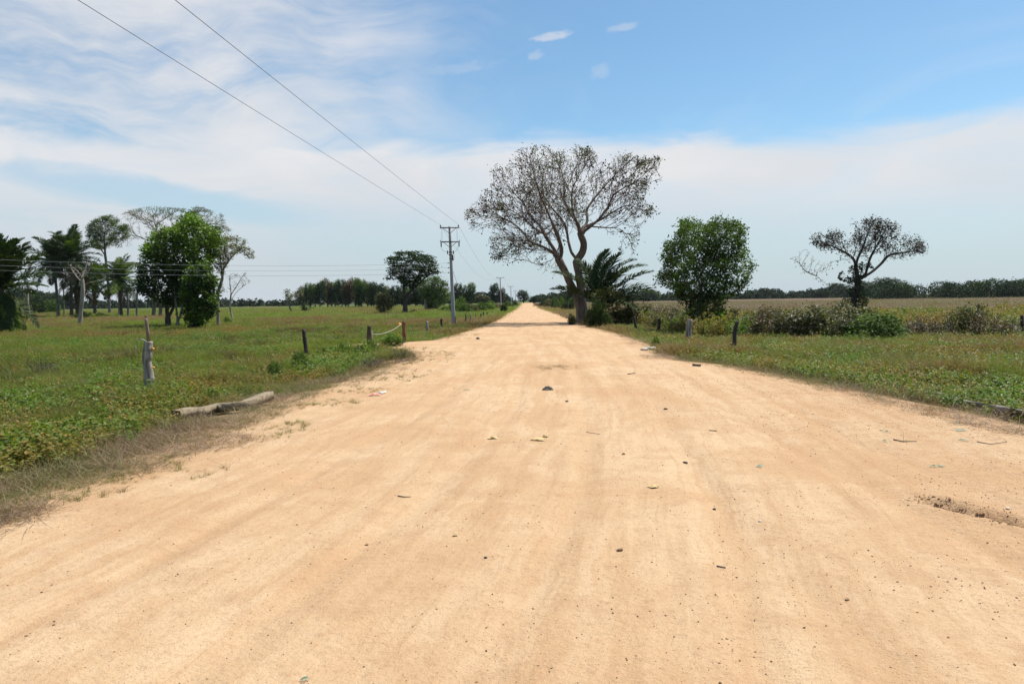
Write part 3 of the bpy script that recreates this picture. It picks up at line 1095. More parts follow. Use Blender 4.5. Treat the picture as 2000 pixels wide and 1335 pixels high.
make_tree('leafy_tree', 'round full green tree standing alone behind the grey fence post right of the road', 'tree', z4((405, 848))[0],
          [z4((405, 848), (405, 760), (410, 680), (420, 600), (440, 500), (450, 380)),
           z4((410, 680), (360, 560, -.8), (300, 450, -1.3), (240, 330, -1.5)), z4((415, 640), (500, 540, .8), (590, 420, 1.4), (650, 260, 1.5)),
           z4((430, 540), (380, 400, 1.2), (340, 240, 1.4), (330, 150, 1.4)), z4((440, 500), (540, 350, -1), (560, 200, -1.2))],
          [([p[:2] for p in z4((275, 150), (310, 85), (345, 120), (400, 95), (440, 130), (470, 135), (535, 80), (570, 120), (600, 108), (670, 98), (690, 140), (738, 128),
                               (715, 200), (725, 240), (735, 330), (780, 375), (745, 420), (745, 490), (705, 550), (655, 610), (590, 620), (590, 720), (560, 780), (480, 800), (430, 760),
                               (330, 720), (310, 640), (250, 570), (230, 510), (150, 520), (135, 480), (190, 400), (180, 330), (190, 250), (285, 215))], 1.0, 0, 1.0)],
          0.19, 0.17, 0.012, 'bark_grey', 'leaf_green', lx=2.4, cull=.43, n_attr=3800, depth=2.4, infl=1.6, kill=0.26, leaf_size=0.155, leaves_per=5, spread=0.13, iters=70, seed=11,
          tintf=lambda c, t, b: np.clip(t + 0.38 * sstep(2.0, 7.0, c[:, 2] - b[2]) - 0.10, 0, 1), aspect=.62, up=.5)  # sunlit upper crown painted into the leaf tint

def ftt_extra(root, b, g):
    """the bare low limb's twigs and the vine round the trunk"""
    Yb = b[1]
    pos, par = skeleton([[atd(q[0], q[1], Yb + q[2]) for q in z4((1182, 462, -1), (1112, 432, -1.2), (1075, 385, -1.4), (1035, 360, -1.5))]], 0.3)
    at_ = crown_points([p[:2] for p in z4((1005, 350), (1070, 290), (1130, 280), (1170, 340), (1240, 370), (1250, 440), (1180, 470), (1110, 440), (1060, 400))], 260, Yb, 2.0, g)
    pos, par = grow(pos, par, at_, 0.3, 3, 0.5, 30, (0, 0, .1), .25, seed=4)
    rad, tips, kids = node_radii(pos, par, 0.022, 0.09)
    branch_mesh(pos, par, rad, b, M['bark_pale'], root, 'dead_twigs', flare=0)
    for nm, mt, poly, n, dep, ls in (('vine', 'leaf_dark', z4((1400, 620), (1395, 520), (1320, 480), (1330, 440), (1400, 400), (1480, 370), (1540, 380), (1560, 420), (1480, 470), (1500, 560), (1520, 640), (1480, 680), (1400, 690)), 2600, 1.3, .3),
                                     ('climber', 'leaf_olive', z4((1330, 700), (1325, 640), (1370, 600), (1440, 610), (1490, 590), (1525, 620), (1510, 680), (1470, 700), (1360, 712)), 900, 1.6, .3)):
        c = crown_points([p[:2] for p in poly], n, Yb, dep, g)
        m = fbm(c[:, 0] * 1.2, c[:, 2] * 1.2, 8, 3) > 0.42
        c = c[m]
        leaf_quads(c, ls, np.clip(g.normal(.4, .3, len(c)), 0, 1), M[mt], root, nm, .4, .6, b, 0, 9)


# --- umbrella-topped tree on the far right
make_tree('flat_topped_tree', 'dark flat-topped tree with bare left limb and vine-covered trunk, far right field', 'tree', z4((1425, 690))[0],
          [z4((1425, 690), (1425, 620), (1440, 560), (1450, 500), (1455, 460)),
           z4((1425, 620), (1390, 580, 0), (1330, 522, -.4), (1245, 515, -.8), (1182, 462, -1), (1112, 432, -1.2), (1075, 385, -1.4), (1035, 360, -1.5)),
           z4((1455, 475), (1500, 462), (1550, 430, .5), (1605, 380, .9), (1650, 330, 1), (1720, 315, 1.1), (1820, 300, 1.2)),
           z4((1452, 470), (1440, 420), (1420, 350, -.6), (1335, 292, -1.2), (1240, 250, -1.6), (1190, 235, -1.8)),
           z4((1440, 400), (1450, 350, .6), (1482, 280, 1.2), (1510, 200, 1.5)),
           z4((1500, 462), (1530, 352, -.5), (1570, 272, -1), (1620, 180, -1.5)), z4((1420, 350, -.6), (1340, 360, 1), (1270, 380, 1.4), (1240, 440, 1.5))],
          [([p[:2] for p in z4((1165, 240), (1205, 185), (1300, 150), (1420, 112), (1500, 98), (1600, 92), (1720, 145), (1745, 200), (1830, 205), (1905, 300), (1800, 322),
                               (1700, 290), (1640, 200), (1560, 260), (1480, 290), (1380, 240), (1300, 250), (1220, 232))], 1.0, 0, 1.0)],
          0.30, 0.40, 0.022, 'bark_dark', 'leaf_dusk', n_attr=1700, levels=[(.7, 3.6, 48, .35, .05, .12), (.50, 1.9, 48, .28, .03, .14), (.42, .8, 50, .25, .02, .14)], min_h=4.5, lx=.75, spray_poly=P2(z4((1150, 235), (1180, 200), (1220, 178), (1250, 190), (1300, 145), (1420, 108), (1500, 95), (1600, 90), (1660, 115), (1725, 145), (1745, 190), (1790, 190), (1840, 210), (1905, 300), (1800, 330), (1730, 345), (1640, 370), (1560, 330), (1500, 380), (1420, 350), (1330, 310), (1240, 300))), depth=4.8, infl=2.6, kill=0.5, leaf_size=0.30, leaves_per=4, spread=0.28, leaf_tip=2, iters=50, seed=21,
          extra=lambda root, pos, par, rad, tips, b, g: ftt_extra(root, b, g), crown_name='crown', bias=(0, 0, 0))

# ------------------------------------------------------------------ trees of the left-hand group
z1 = Z(0, 380, 3.8462)
z2 = Z(240, 400, 5.135)
z1b = Z(0, 430, 5.804)
z5 = Z(540, 470, 5.8824)
z4b = Z(840, 430, 5.805)




def painted_top_light(c, t, b):  # sunlit top and shaded body painted into the leaf tint
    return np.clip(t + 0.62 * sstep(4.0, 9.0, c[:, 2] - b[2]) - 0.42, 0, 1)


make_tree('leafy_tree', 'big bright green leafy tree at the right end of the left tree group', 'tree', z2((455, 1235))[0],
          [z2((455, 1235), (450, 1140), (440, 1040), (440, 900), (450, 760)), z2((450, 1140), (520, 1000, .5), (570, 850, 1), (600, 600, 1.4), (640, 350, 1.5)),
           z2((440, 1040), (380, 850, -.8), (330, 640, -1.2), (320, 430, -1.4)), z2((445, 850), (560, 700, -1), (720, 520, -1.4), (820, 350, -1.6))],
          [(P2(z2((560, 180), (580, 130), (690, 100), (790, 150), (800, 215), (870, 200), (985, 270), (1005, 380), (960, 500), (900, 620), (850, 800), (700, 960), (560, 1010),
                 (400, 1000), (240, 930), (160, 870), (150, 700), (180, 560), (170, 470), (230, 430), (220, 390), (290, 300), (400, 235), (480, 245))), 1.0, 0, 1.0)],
          0.24, 0.24, 0.013, 'bark_dark', 'leaf_bright', n_attr=3400, depth=3.2, infl=2.0, kill=0.30, cull=.45, lx=1.5, leaf_size=0.27, leaves_per=7, spread=0.2, seed=31, tintf=painted_top_light, aspect=.65, up=.7)
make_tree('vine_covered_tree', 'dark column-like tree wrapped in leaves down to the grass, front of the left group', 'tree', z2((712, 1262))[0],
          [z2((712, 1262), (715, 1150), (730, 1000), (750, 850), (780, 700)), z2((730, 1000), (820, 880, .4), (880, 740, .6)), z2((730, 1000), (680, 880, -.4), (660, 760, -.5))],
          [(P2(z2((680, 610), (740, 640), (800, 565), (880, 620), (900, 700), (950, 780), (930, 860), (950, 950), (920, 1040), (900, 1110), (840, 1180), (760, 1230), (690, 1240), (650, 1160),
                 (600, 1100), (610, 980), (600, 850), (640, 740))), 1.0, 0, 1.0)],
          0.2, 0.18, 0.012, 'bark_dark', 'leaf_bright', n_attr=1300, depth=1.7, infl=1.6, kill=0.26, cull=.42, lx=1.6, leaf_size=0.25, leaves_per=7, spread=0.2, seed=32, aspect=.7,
          tintf=lambda c, t, b: np.clip(t + 0.7 * sstep(5.3, 7.0, c[:, 2] - b[2]) - 0.25, 0, 1))  # shaded column and lit tip painted into leaf colour by height
make_tree('forked_tree', 'slim grey stem forking low between the two big leafy trees of the left group', 'tree', z2((552, 1250))[0],
          [z2((552, 1250), (550, 1180), (545, 1120), (535, 1030), (520, 900)), z2((550, 1180), (575, 1110), (590, 1030), (610, 900))],
          [(P2(z2((480, 960), (640, 960), (640, 800), (480, 800))), 1.0, 0, 1.0)],
          0.2, 0.13, 0.02, 'bark_grey', 'leaf_dark', n_attr=80, depth=.8, infl=1.6, kill=0.3, leaf_size=0.22, leaves_per=4, spread=0.2, seed=33)
make_tree('parasol_tree', 'pale-stemmed tree with yellow-green leaning crown at the right edge of the left group', 'tree', z2((958, 1225))[0],
          [z2((958, 1225), (955, 1100), (950, 950), (962, 860), (995, 740), (1010, 640), (1060, 560), (1140, 475), (1200, 430)),
           z2((995, 740), (985, 620, .5), (970, 500, .8), (980, 400, 1)), z2((1060, 560), (1020, 450, -.6), (1030, 360, -.8))],
          [(P2(z2((960, 320), (1040, 305), (1110, 310), (1190, 325), (1250, 400), (1310, 480), (1320, 520), (1280, 550), (1230, 520), (1150, 480), (1090, 500), (1060, 600), (1030, 690),
                 (960, 700), (900, 640), (890, 540), (930, 430))), 1.0, 0, 1.0), (P2(z2((940, 830), (1000, 800), (1030, 870), (990, 900), (950, 880))), .08, 0, .3)],
          0.22, 0.15, 0.012, 'bark_pale', 'leaf_olive', lx=1.7, n_attr=1100, depth=2.2, infl=1.8, kill=0.36, leaf_size=0.17, leaves_per=5, spread=0.17, seed=34, flat=.6, cull=.4)
make_tree('bare_shrub_tree', 'small thin nearly bare pale tree right of the left group', 'tree', z2((1108, 1165))[0],
          [z2((1108, 1165), (1085, 1080), (1070, 1000), (1085, 900), (1075, 800), (1070, 720)), z2((1070, 1000), (1120, 900, .5), (1200, 820, .8), (1270, 775, 1)),
           z2((1085, 900), (1150, 800, -.4), (1190, 730, -.7), (1235, 670, -.9)), z2((1090, 1110), (1020, 1020, .3), (980, 970, .6))],
          [(P2(z2((1040, 720), (1080, 650), (1130, 690), (1235, 665), (1245, 740), (1280, 770), (1220, 830), (1130, 860), (1050, 850))), 1.0, 0, 1.0)],
          0.2, 0.10, 0.013, 'bark_pale', 'leaf_olive', n_attr=130, depth=1.2, infl=1.5, kill=0.3, leaf_size=0.14, leaves_per=1, spread=0.1, seed=35)
make_tree('spreading_bare_tree', 'tall wide-spreading leafless grey tree rising behind the left group', 'tree', (300, 611),
          [[(300, 611), (302, 560), (305, 510), (310, 475), (306, 452), (302, 430)], [(308, 478), (285, 468, -1), (265, 460, -2), (245, 462, -3), (215, 478, -4), (198, 484, -4)],
           [(306, 450), (285, 430, 2), (265, 420, 3), (255, 415, 3.5)], [(306, 470), (335, 445, 2), (365, 425, 3), (395, 412, 3)], [(335, 445, 2), (380, 440, 1), (425, 438, 0), (445, 450, -1)],
           [(304, 440), (325, 425, -2), (345, 412, -3)]],
          [([(240, 416), (262, 408), (300, 402), (335, 405), (368, 408), (372, 403), (400, 405), (425, 415), (438, 420), (440, 435), (452, 452), (430, 455), (400, 455), (360, 470), (320, 478), (280, 486), (235, 480),
             (200, 488), (195, 480), (225, 465), (238, 440)], 1.0, 0, 1.0)],
          0.5, 0.42, 0.035, 'bark_pale', 'leaf_feather', lx=1.8, levels=[(.85, 6.0, 44, .5, .01, .12), (.8, 2.6, 46, .4, .0, .13), (.6, 1.2, 50, .35, .02, .14)], min_h=7.0, n_attr=300, depth=7, infl=4.5, kill=0.6, leaf_size=0.26, leaves_per=1, spread=0.3, leaf_tip=2, seed=36, flat=.4, bias=(0, 0, 0))
make_tree('feathery_tree', 'airy green-topped tree between the palms and the bare spreading tree', 'tree', (214, 613),
          [[(214, 613), (213, 580), (210, 540), (206, 500), (204, 470), (206, 440)], [(206, 500), (190, 475, 1), (178, 450, 2)], [(206, 480), (228, 462, -1), (240, 448, -2)]],
          [([(168, 445), (180, 432), (200, 422), (218, 420), (238, 430), (250, 445), (252, 462), (240, 478), (225, 492), (200, 492), (178, 480), (170, 462)], 1.0, 0, 1.0)],
          0.45, 0.3, 0.025, 'bark_grey', 'leaf_feather', levels=[(.7, 4.6, 55, .5, .01, .14), (.65, 2.4, 50, .4, .0, .14), (.5, 1.0, 50, .35, .02, .14)], min_h=6, lx=1.2, n_attr=300, depth=4, infl=4, kill=0.7, leaf_size=0.30, leaves_per=7, spread=0.35, seed=37, flat=.45, cull=.42)
make_tree('dead_tree', 'pale dead leafless tree standing in front of the palms', 'tree', z1b((905, 1188))[0],
          [z1b((905, 1188), (915, 1060), (928, 940), (940, 820), (935, 700), (925, 640)), z1b((925, 640), (960, 570, .3), (1000, 430, .6)), z1b((925, 640), (870, 570, -.3), (770, 500, -.6)),
           z1b((940, 760), (1000, 710, .4), (1130, 685, .8)), z1b((925, 660), (990, 600, -.2), (1050, 480, -.5)), z1b((928, 700), (870, 640, .4), (800, 540, .8))],
          [(P2(z1b((760, 480), (860, 470), (1000, 420), (1060, 470), (1040, 560), (940, 640), (840, 620))), 1.0, 0, 1.0)],
          0.25, 0.21, 0.016, 'bark_pale', None, n_attr=90, depth=1.5, infl=1.5, kill=0.4, seed=38)
make_tree('crooked_tree', 'crooked pale-barked tree beside the big dark palm at the left edge', 'tree', z1b((330, 1085))[0],
          [z1b((330, 1085), (318, 980), (308, 860), (318, 740), (285, 680), (318, 600), (345, 520), (380, 450)), z1b((300, 870), (260, 810, .5), (210, 750, 1)),
           z1b((285, 680), (250, 620, -.6), (230, 560, -1))],
          [(P2(z1b((200, 560), (300, 380), (400, 420), (390, 560), (330, 640), (230, 720))), 1.0, 0, 1.0)],
          0.4, 0.30, 0.022, 'bark_pale', 'leaf_olive', n_attr=130, depth=2, infl=3, kill=0.6, leaf_size=0.22, leaves_per=2, spread=0.2, seed=39)

# ------------------------------------------------------------------ palms
def frond_mesh(L, curve, nl, wl, tint0, g, name, mat, lift=0.5):
    """one pinnate palm leaf: arching midrib with two rows of leaflets"""
    n = 16
    ang = 0.0; p = np.zeros(3); pts = [p.copy()]; dirs = []
    for i in range(n):
        t = (i + .5) / n
        a = -curve * t ** 1.5
        d = np.array([math.cos(a), 0, math.sin(a)])
        dirs.append(d); p = p + d * L / n; pts.append(p.copy())
    dirs.append(dirs[-1])
    pts = np.array(pts); dirs = np.array(dirs)
    V = []; F = []; T = []
    for i in range(n + 1):
        w = 0.045 * (1 - i / n * 0.85) * L / 4
        V += [pts[i] + [0, w, 0], pts[i] + [0, 0, w], pts[i] + [0, -w, 0]]
    for i in range(n):
        for k in range(3):
            k2 = (k + 1) % 3
            F += [(i * 3 + k, i * 3 + k2, i * 3 + 3 + k2), (i * 3 + k, i * 3 + 3 + k2, i * 3 + 3 + k)]
            T += [1.0, 1.0]
    for j in range(nl):
        t = 0.10 + 0.90 * j / (nl - 1)
        fi = t * n; i0 = min(int(fi), n - 1); q = pts[i0] + (pts[i0 + 1] - pts[i0]) * (fi - i0)
        d = dirs[i0]; up = np.array([-d[2], 0, d[0]])
        ll = L * 0.24 * (math.sin(PI * min(1, 0.16 + t * 0.86)) ** 0.6) * g.uniform(0.85, 1.1) + 0.12
        for s in (-1, 1):
            sp = 0.35 + 0.75 * t
            dr = np.array([0, s, 0]) * math.cos(sp * .8) + d * math.sin(sp * .8) + up * (lift + g.normal(0, .16))
            dr /= np.linalg.norm(dr)
            side = np.cross(dr, up + g.normal(0, .25, 3)); side /= np.linalg.norm(side)
            k = len(V)
            mid = q + dr * ll * 0.55
            tip = q + dr * ll + np.array([0, 0, -ll * 0.28])
            w = wl * .5
            V += [q + side * w * .5, q - side * w * .5, mid + side * w, mid - side * w, tip]
            F += [(k, k + 1, k + 3), (k, k + 3, k + 2), (k + 2, k + 3, k + 4)]
            tt = float(np.clip(tint0 + g.normal(0, .15), 0, 1)); T += [tt] * 3
    return new_mesh(name, np.array(V), np.array(F), mat, None, tint=T)


def palm(label, base, height, L, n_fr, trunk_r, specs, seed, e0=90, e1=-36, gap=False, lean=(0, 0), skirt=0.0, trunk_mat='bark_dark', kind='palm_tree', curve=1.0, wl=0.09, eshift=0.0, azs=None):
    g = np.random.default_rng(seed)
    b = np.array(base, float); b[2] = gz1(b[0], b[1]) - 0.05
    root = empty(kind, tuple(b), label, 'palm')
    m = MB()
    k = 12; pts = []; rs = []; sq = []
    for i in range(k * 2 + 1):
        t = i / (k * 2)
        pts.append((lean[0] * t * t, lean[1] * t * t, height * t))
        r = trunk_r * (1.25 - .35 * t + (.35 * math.exp(-t * 9)))
        if skirt and t > 1 - skirt: r *= 1.0 + 1.3 * math.sin(PI * (t - 1 + skirt) / skirt * .75)
        rs.append(r); sq.append(1 + g.normal(0, 0.08, 10))
    m.tube(pts, rs, 10, squash=sq)
    m.build('trunk', M[trunk_mat], root, smooth=False)
    protos = {}
    top = (lean[0], lean[1], height)
    for i in range(n_fr):
        t = i / max(1, n_fr - 1)
        el = math.radians(e0 - (e0 - e1) * t ** 1.1 + eshift)
        if gap: el = math.radians(92 - 42 * (t / .5)) if t < .5 else (math.radians(40 - 260 * (t - .5)) if t < .65 else math.radians(-45 - 38 * (t - .65) / .35)) + g.normal(0, .1)
        az = (i * 2.399963 + g.normal(0, .2)) if azs is None else math.radians(azs[i % len(azs)]) + g.normal(0, .12)
        key = ('dead' if (t > 0.92 and skirt) else ('bright' if g.uniform() < specs else 'norm')) + str(i % 3)
        if key not in protos:
            mt = {'dea': 'frond_dead', 'bri': 'frond_bright', 'nor': 'frond'}[key[:3]]
            cv = curve * (0.75, 1.0, 1.3)[i % 3]
            protos[key] = frond_mesh(L, cv, 46, wl * L / 4, (0.25, .4, .55)[i % 3], g, 'frond', M[mt], lift=0.35 if key[:3] != 'dea' else -.2)
            o = protos[key]
        else:
            o = protos[key].copy(); COL.objects.link(o)
        o.parent = root
        o.location = (top[0], top[1], top[2] - 0.25 * t)
        o.rotation_euler = (g.normal(0, .35), -el, az)
        s = g.uniform(.85, 1.1)
        o.scale = (s, s, s)
    return root


def palm_px(label, bpx, top_py, **kw):
    b = on_ground(*bpx)
    top = atd(bpx[0], top_py, b[1])
    kw.setdefault('lean', (0, 0))
    return palm(label, b, top[2] - gz1(b[0], b[1]), **kw)


palm_px('massive dark palm with fronds from the ground up at the left edge', (2, 652), 562, L=4.7, n_fr=64, trunk_r=0.40, specs=.06, seed=51, curve=.55, gap=True, wl=.12)
palm_px('tall palm with drooping fronds, leftmost of the palms behind the dead tree', (114, 621), 513, L=5.9, n_fr=34, trunk_r=0.21, specs=.14, seed=52, e1=-34, curve=1.25, lean=(-.4, 0), skirt=.25, trunk_mat='bark_grey')
palm_px('tall dark palm with upright plume directly left of the dead tree', (140, 621), 506, L=6.2, n_fr=34, trunk_r=0.22, specs=.05, seed=53, e1=-34, curve=1.1, skirt=.25, lean=(.5, 0))
palm_px('lower brown-skirted palm just right of the dead tree', (186, 616), 545, L=5.0, n_fr=32, trunk_r=0.27, specs=.2, seed=54, skirt=.45)
palm_px('yellow-green palm with dark tapering skirt between dead tree and big leafy tree', (237, 619), 548, L=5.2, n_fr=32, trunk_r=0.24, specs=.5, seed=55, skirt=.45)
palm_px('dark palm with ragged skirted trunk behind the dead tree', (152, 619), 552, L=5.2, n_fr=26, trunk_r=0.3, specs=.05, seed=56, skirt=.6, lean=(.3, 0))

# --- the low palm and the plants crowding the foot of the big bare tree
hb = on_ground(1170, 637)
palm('low trunkless palm with arching feathery fronds at the foot of the bare tree', (hb[0], hb[1] - .2, 0), 1.9, 4.7, 17, .34, .0, 57, e0=80, e1=14, curve=.85, kind='low_palm', wl=.10,
     azs=[80, 150, 5, 60, 120, 340, 25, 180, 100, 350, 50, 10, 200, 330, 75, 20, 310])


# ------------------------------------------------------------------ plants built in their own coordinates, then copied
def ellipsoid_pts(ells, n, g, shell=0.55):
    out = []
    vol = np.array([e[3] * e[4] * e[5] for e in ells]); vol = vol / vol.sum()
    for e, v in zip(ells, vol):
        k = max(4, int(n * v))
        d = g.normal(0, 1, (k, 3)); d /= np.linalg.norm(d, axis=1)[:, None]
        r = g.uniform(shell, 1, k) ** (1 / 2)
        out.append(np.array(e[:3]) + d * r[:, None] * np.array(e[3:6]))
    return np.vstack(out)


def local_tree(name, label, cat, loc, paths, ells, leaf_mat, bark='bark_dark', n_attr=300, step=.3, trunk_r=.15, tip_r=.02, leaf_size=.3, leaves_per=7, spread=.3, seed=1, group=None,
               infl=3.0, kill=.6, aspect=.6, tshift=0.0, cull=0.0, flat=1.0, up=.6, crown='crown', stem='trunk', leaf_tip=5, zt=None, lx=2.4):
    g = np.random.default_rng(seed)
    pos, par = skeleton(paths, step)
    a = ellipsoid_pts(ells, n_attr, g)
    a = a[a[:, 2] > 0.05]
    pos, par = grow(pos, par, a, step, infl, kill, 60, (0, 0, .05), .2, seed=seed)
    pos[:, 2] = np.maximum(pos[:, 2], -0.05)
    rad, tips, kids = node_radii(pos, par, tip_r, trunk_r)
    root = empty(name, tuple(loc), label, cat, group)
    branch_mesh(pos, par, rad, np.zeros(3), M[bark], root, stem, flare=.3)
    if leaf_mat:
        sel = np.where((tips <= leaf_tip) & (np.arange(len(pos)) > 3))[0]
        rep = np.repeat(sel, int(round(leaves_per * lx)))
        off = g.normal(0, spread, (len(rep), 3)); off[:, 2] *= flat
        c = pos[rep] + off
        c[:, 2] = np.maximum(c[:, 2], .03)
        if cull: c = c[fbm(c[:, 0] * 1.5 + 9, c[:, 2] * 1.7 + c[:, 1], seed, 3) > cull]
        tn = fbm(c[:, 0] * .9, c[:, 2] * 1.1 + c[:, 1] * .6, seed + 5, 3)
        tint = np.clip((tn - .5) * 2 + .42 + tshift + g.normal(0, .17, len(c)), 0, 1)
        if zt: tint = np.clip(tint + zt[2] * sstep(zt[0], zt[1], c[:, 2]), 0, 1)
        leaf_quads(c, leaf_size, tint, M[leaf_mat], root, crown, up, aspect, None, 0, seed)
    return root


def place_px(proto, px, py, w_px, h_px, label, rz, base_w, base_h, first=False, name=None, group=None, cat=None):
    """put a plant on the ground at its real size; the first use takes the built one itself"""
    b = on_ground(px, py)
    w = w_px / FPX * b[1]; h = h_px / FPX * b[1]
    loc = (b[0], b[1], gz1(b[0], b[1]) - 0.04)
    sc_ = (w / base_w, w / base_w, h / base_h)
    if first:
        proto.location = loc; proto.scale = sc_; proto.rotation_euler = (0, 0, rz); proto['label'] = label
        r = proto
        if group: r['group'] = group
    else:
        r = copy_thing(proto, loc, rz, sc_, label, name, group)
    return r


class Kind:
    def __init__(self, proto, w, h): self.p, self.w, self.h, self.used = proto, w, h, False
    def put(self, px, py, w, h, label, rz=None, group=None):
        r = place_px(self.p, px, py, w, h, label, random.uniform(0, 6.28) if rz is None else rz, self.w, self.h, not self.used, self.p.name.split('.')[0], group)
        self.used = True
        return r


# grove and woodland trees (about 10 m tall, crown to about 7 m wide)
def grove(seed, mat, ts=0., zt=None, bark='bark_dark', wide=1.0, low=2.6):
    g = np.random.default_rng(seed)
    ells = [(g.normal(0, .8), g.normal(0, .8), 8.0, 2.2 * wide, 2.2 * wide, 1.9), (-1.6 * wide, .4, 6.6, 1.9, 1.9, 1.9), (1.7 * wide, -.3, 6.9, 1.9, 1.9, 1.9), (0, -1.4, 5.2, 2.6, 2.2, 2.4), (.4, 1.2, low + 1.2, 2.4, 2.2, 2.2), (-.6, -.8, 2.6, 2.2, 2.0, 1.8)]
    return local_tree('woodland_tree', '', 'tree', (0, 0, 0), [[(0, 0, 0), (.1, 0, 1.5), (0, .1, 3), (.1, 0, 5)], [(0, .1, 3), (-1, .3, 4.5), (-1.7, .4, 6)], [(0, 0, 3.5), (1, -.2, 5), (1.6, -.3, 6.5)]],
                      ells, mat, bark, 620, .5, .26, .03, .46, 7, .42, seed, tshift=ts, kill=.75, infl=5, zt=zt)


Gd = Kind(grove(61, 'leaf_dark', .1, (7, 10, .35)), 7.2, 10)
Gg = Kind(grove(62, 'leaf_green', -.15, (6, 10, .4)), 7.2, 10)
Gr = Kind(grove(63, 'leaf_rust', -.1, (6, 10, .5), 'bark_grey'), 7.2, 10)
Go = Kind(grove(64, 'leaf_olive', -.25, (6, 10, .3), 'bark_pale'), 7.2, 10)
for kd in (Gd, Gg, Gr, Go): pass
GRP = 'trees of the dark grove in the middle distance'
row = [(592, 40, Go, 'slender loose pale tree at the left end of the dark grove'), (606, 47, Gg, 'light green-sided tree, second from the left end of the dark grove'),
       (625, 52, Gd, 'dark grove tree, third from the left end of the grove'), (640, 54, Gr, 'brown-topped tree in the left half of the dark grove'),
       (655, 52, Gg, 'green tree in the dark grove right of the brown-topped one'), (668, 54, Gd, 'dark tree in the middle of the grove beneath reddish neighbours'),
       (681, 56, Gr, 'rusty-red topped tree at the middle of the dark grove'), (694, 56, Gg, 'bright green tree next to the rusty-red one in the grove'),
       (706, 55, Gg, 'broad green tree right of the grove centre'), (718, 52, Gr, 'faded brown-green tree in the right part of the grove'),
       (730, 51, Gd, 'dark tree at the rounded right shoulder of the grove'), (741, 47, Gd, 'lower dark tree closing the right end of the grove')]
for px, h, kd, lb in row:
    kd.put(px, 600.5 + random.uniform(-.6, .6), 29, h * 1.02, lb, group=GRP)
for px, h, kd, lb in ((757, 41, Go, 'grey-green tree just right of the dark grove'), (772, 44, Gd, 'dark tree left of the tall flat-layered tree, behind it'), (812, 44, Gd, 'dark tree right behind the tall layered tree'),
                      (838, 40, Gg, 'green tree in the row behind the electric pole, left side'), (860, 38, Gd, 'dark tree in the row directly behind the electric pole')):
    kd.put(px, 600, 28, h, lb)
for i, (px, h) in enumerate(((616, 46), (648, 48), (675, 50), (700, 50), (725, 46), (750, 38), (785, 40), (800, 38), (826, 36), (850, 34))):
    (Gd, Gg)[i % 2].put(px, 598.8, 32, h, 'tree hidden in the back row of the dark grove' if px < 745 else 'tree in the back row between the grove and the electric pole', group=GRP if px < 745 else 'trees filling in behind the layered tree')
Gd.put(896, 596, 26, 44, 'dark round tree just right of the electric pole')
Gg.put(917, 597, 28, 45, 'tall green tree right of the electric pole, above the roadside hedge')
Gd.put(964, 594, 26, 42, 'dark dense tree beside the second electric pole')
Gr.put(979, 594, 15, 32, 'orange-leaved tree behind the second electric pole')
Gd.put(1023, 591.5, 26, 26, 'round dark tree where the road disappears')
Gd.put(1042, 592, 22, 15, 'low dark tree at the right side of the road end')
Go.put(938, 595, 22, 20, 'thin greyish half-bare tree between the two dark trees left of the road')
Go.put(950, 595, 18, 17, 'low greyish tree next to the dark tree by the second pole')

make_tree('layered_tree', 'tall dark tree with flat layered crown left of the electric pole', 'tree', z5((1470, 842))[0],
          [z5((1470, 842), (1478, 760), (1472, 680), (1468, 580), (1462, 480), (1440, 400), (1405, 330)), z5((1480, 740), (1500, 650), (1550, 570, 1), (1585, 470, 1.6), (1650, 370, 2), (1700, 300, 2)),
           z5((1462, 500), (1400, 420, -1), (1340, 400, -2), (1300, 440, -2)), z5((1455, 450), (1480, 340, -1), (1500, 220, -1.6)), z5((1550, 570, 1), (1640, 490, 0), (1740, 400, -1), (1830, 370, -2))],
          [(P2(z5((1275, 205), (1330, 200), (1370, 120), (1500, 108), (1560, 112), (1620, 130), (1700, 150), (1765, 180), (1830, 260), (1865, 375), (1790, 390), (1720, 440), (1640, 490), (1560, 570),
                 (1490, 540), (1420, 480), (1385, 410), (1290, 450), (1310, 370), (1290, 350), (1340, 320), (1290, 290), (1320, 250))), 1.0, 0, 1.0)],
          0.4, 0.38, 0.026, 'bark_dark', 'leaf_dark', n_attr=1500, depth=4.5, infl=4, kill=0.6, leaf_size=0.40, leaves_per=9, spread=0.42, seed=41, flat=.22, cull=.50, lx=1.6, up=1.2)
make_tree('leafy_tree', 'light green tree leaning out right of the tall layered tree', 'tree', z5((1715, 806))[0],
          [z5((1715, 806), (1712, 740), (1708, 680), (1720, 600), (1740, 520)), z5((1710, 690), (1780, 620, .8), (1860, 540, 1)), z5((1710, 690), (1660, 600, -.8), (1640, 540, -1))],
          [(P2(z5((1620, 500), (1680, 440), (1760, 400), (1850, 400), (1900, 450), (1945, 480), (1990, 560), (1985, 680), (1900, 730), (1800, 690), (1730, 640), (1640, 600))), 1.0, 0, 1.0)],
          0.4, 0.26, 0.03, 'bark_pale', 'leaf_feather', n_attr=500, depth=3.5, infl=4, kill=0.75, leaf_size=0.40, leaves_per=8, spread=0.4, seed=42, flat=.6)
make_tree('round_bush', 'rounded olive bush standing alone in the green field before the grove', 'bush', z5((1225, 842))[0],
          [z5((1225, 842), (1228, 800), (1230, 740), (1235, 690))],
          [(P2(z5((1130, 670), (1180, 620), (1240, 610), (1295, 620), (1345, 690), (1335, 760), (1280, 820), (1210, 835), (1160, 790))), 1.0, 0, 1.0)],
          0.25, 0.14, 0.02, 'bark_dark', 'leaf_olive', n_attr=420, depth=1.9, infl=2, kill=0.4, leaf_size=0.24, leaves_per=8, spread=0.22, seed=43)
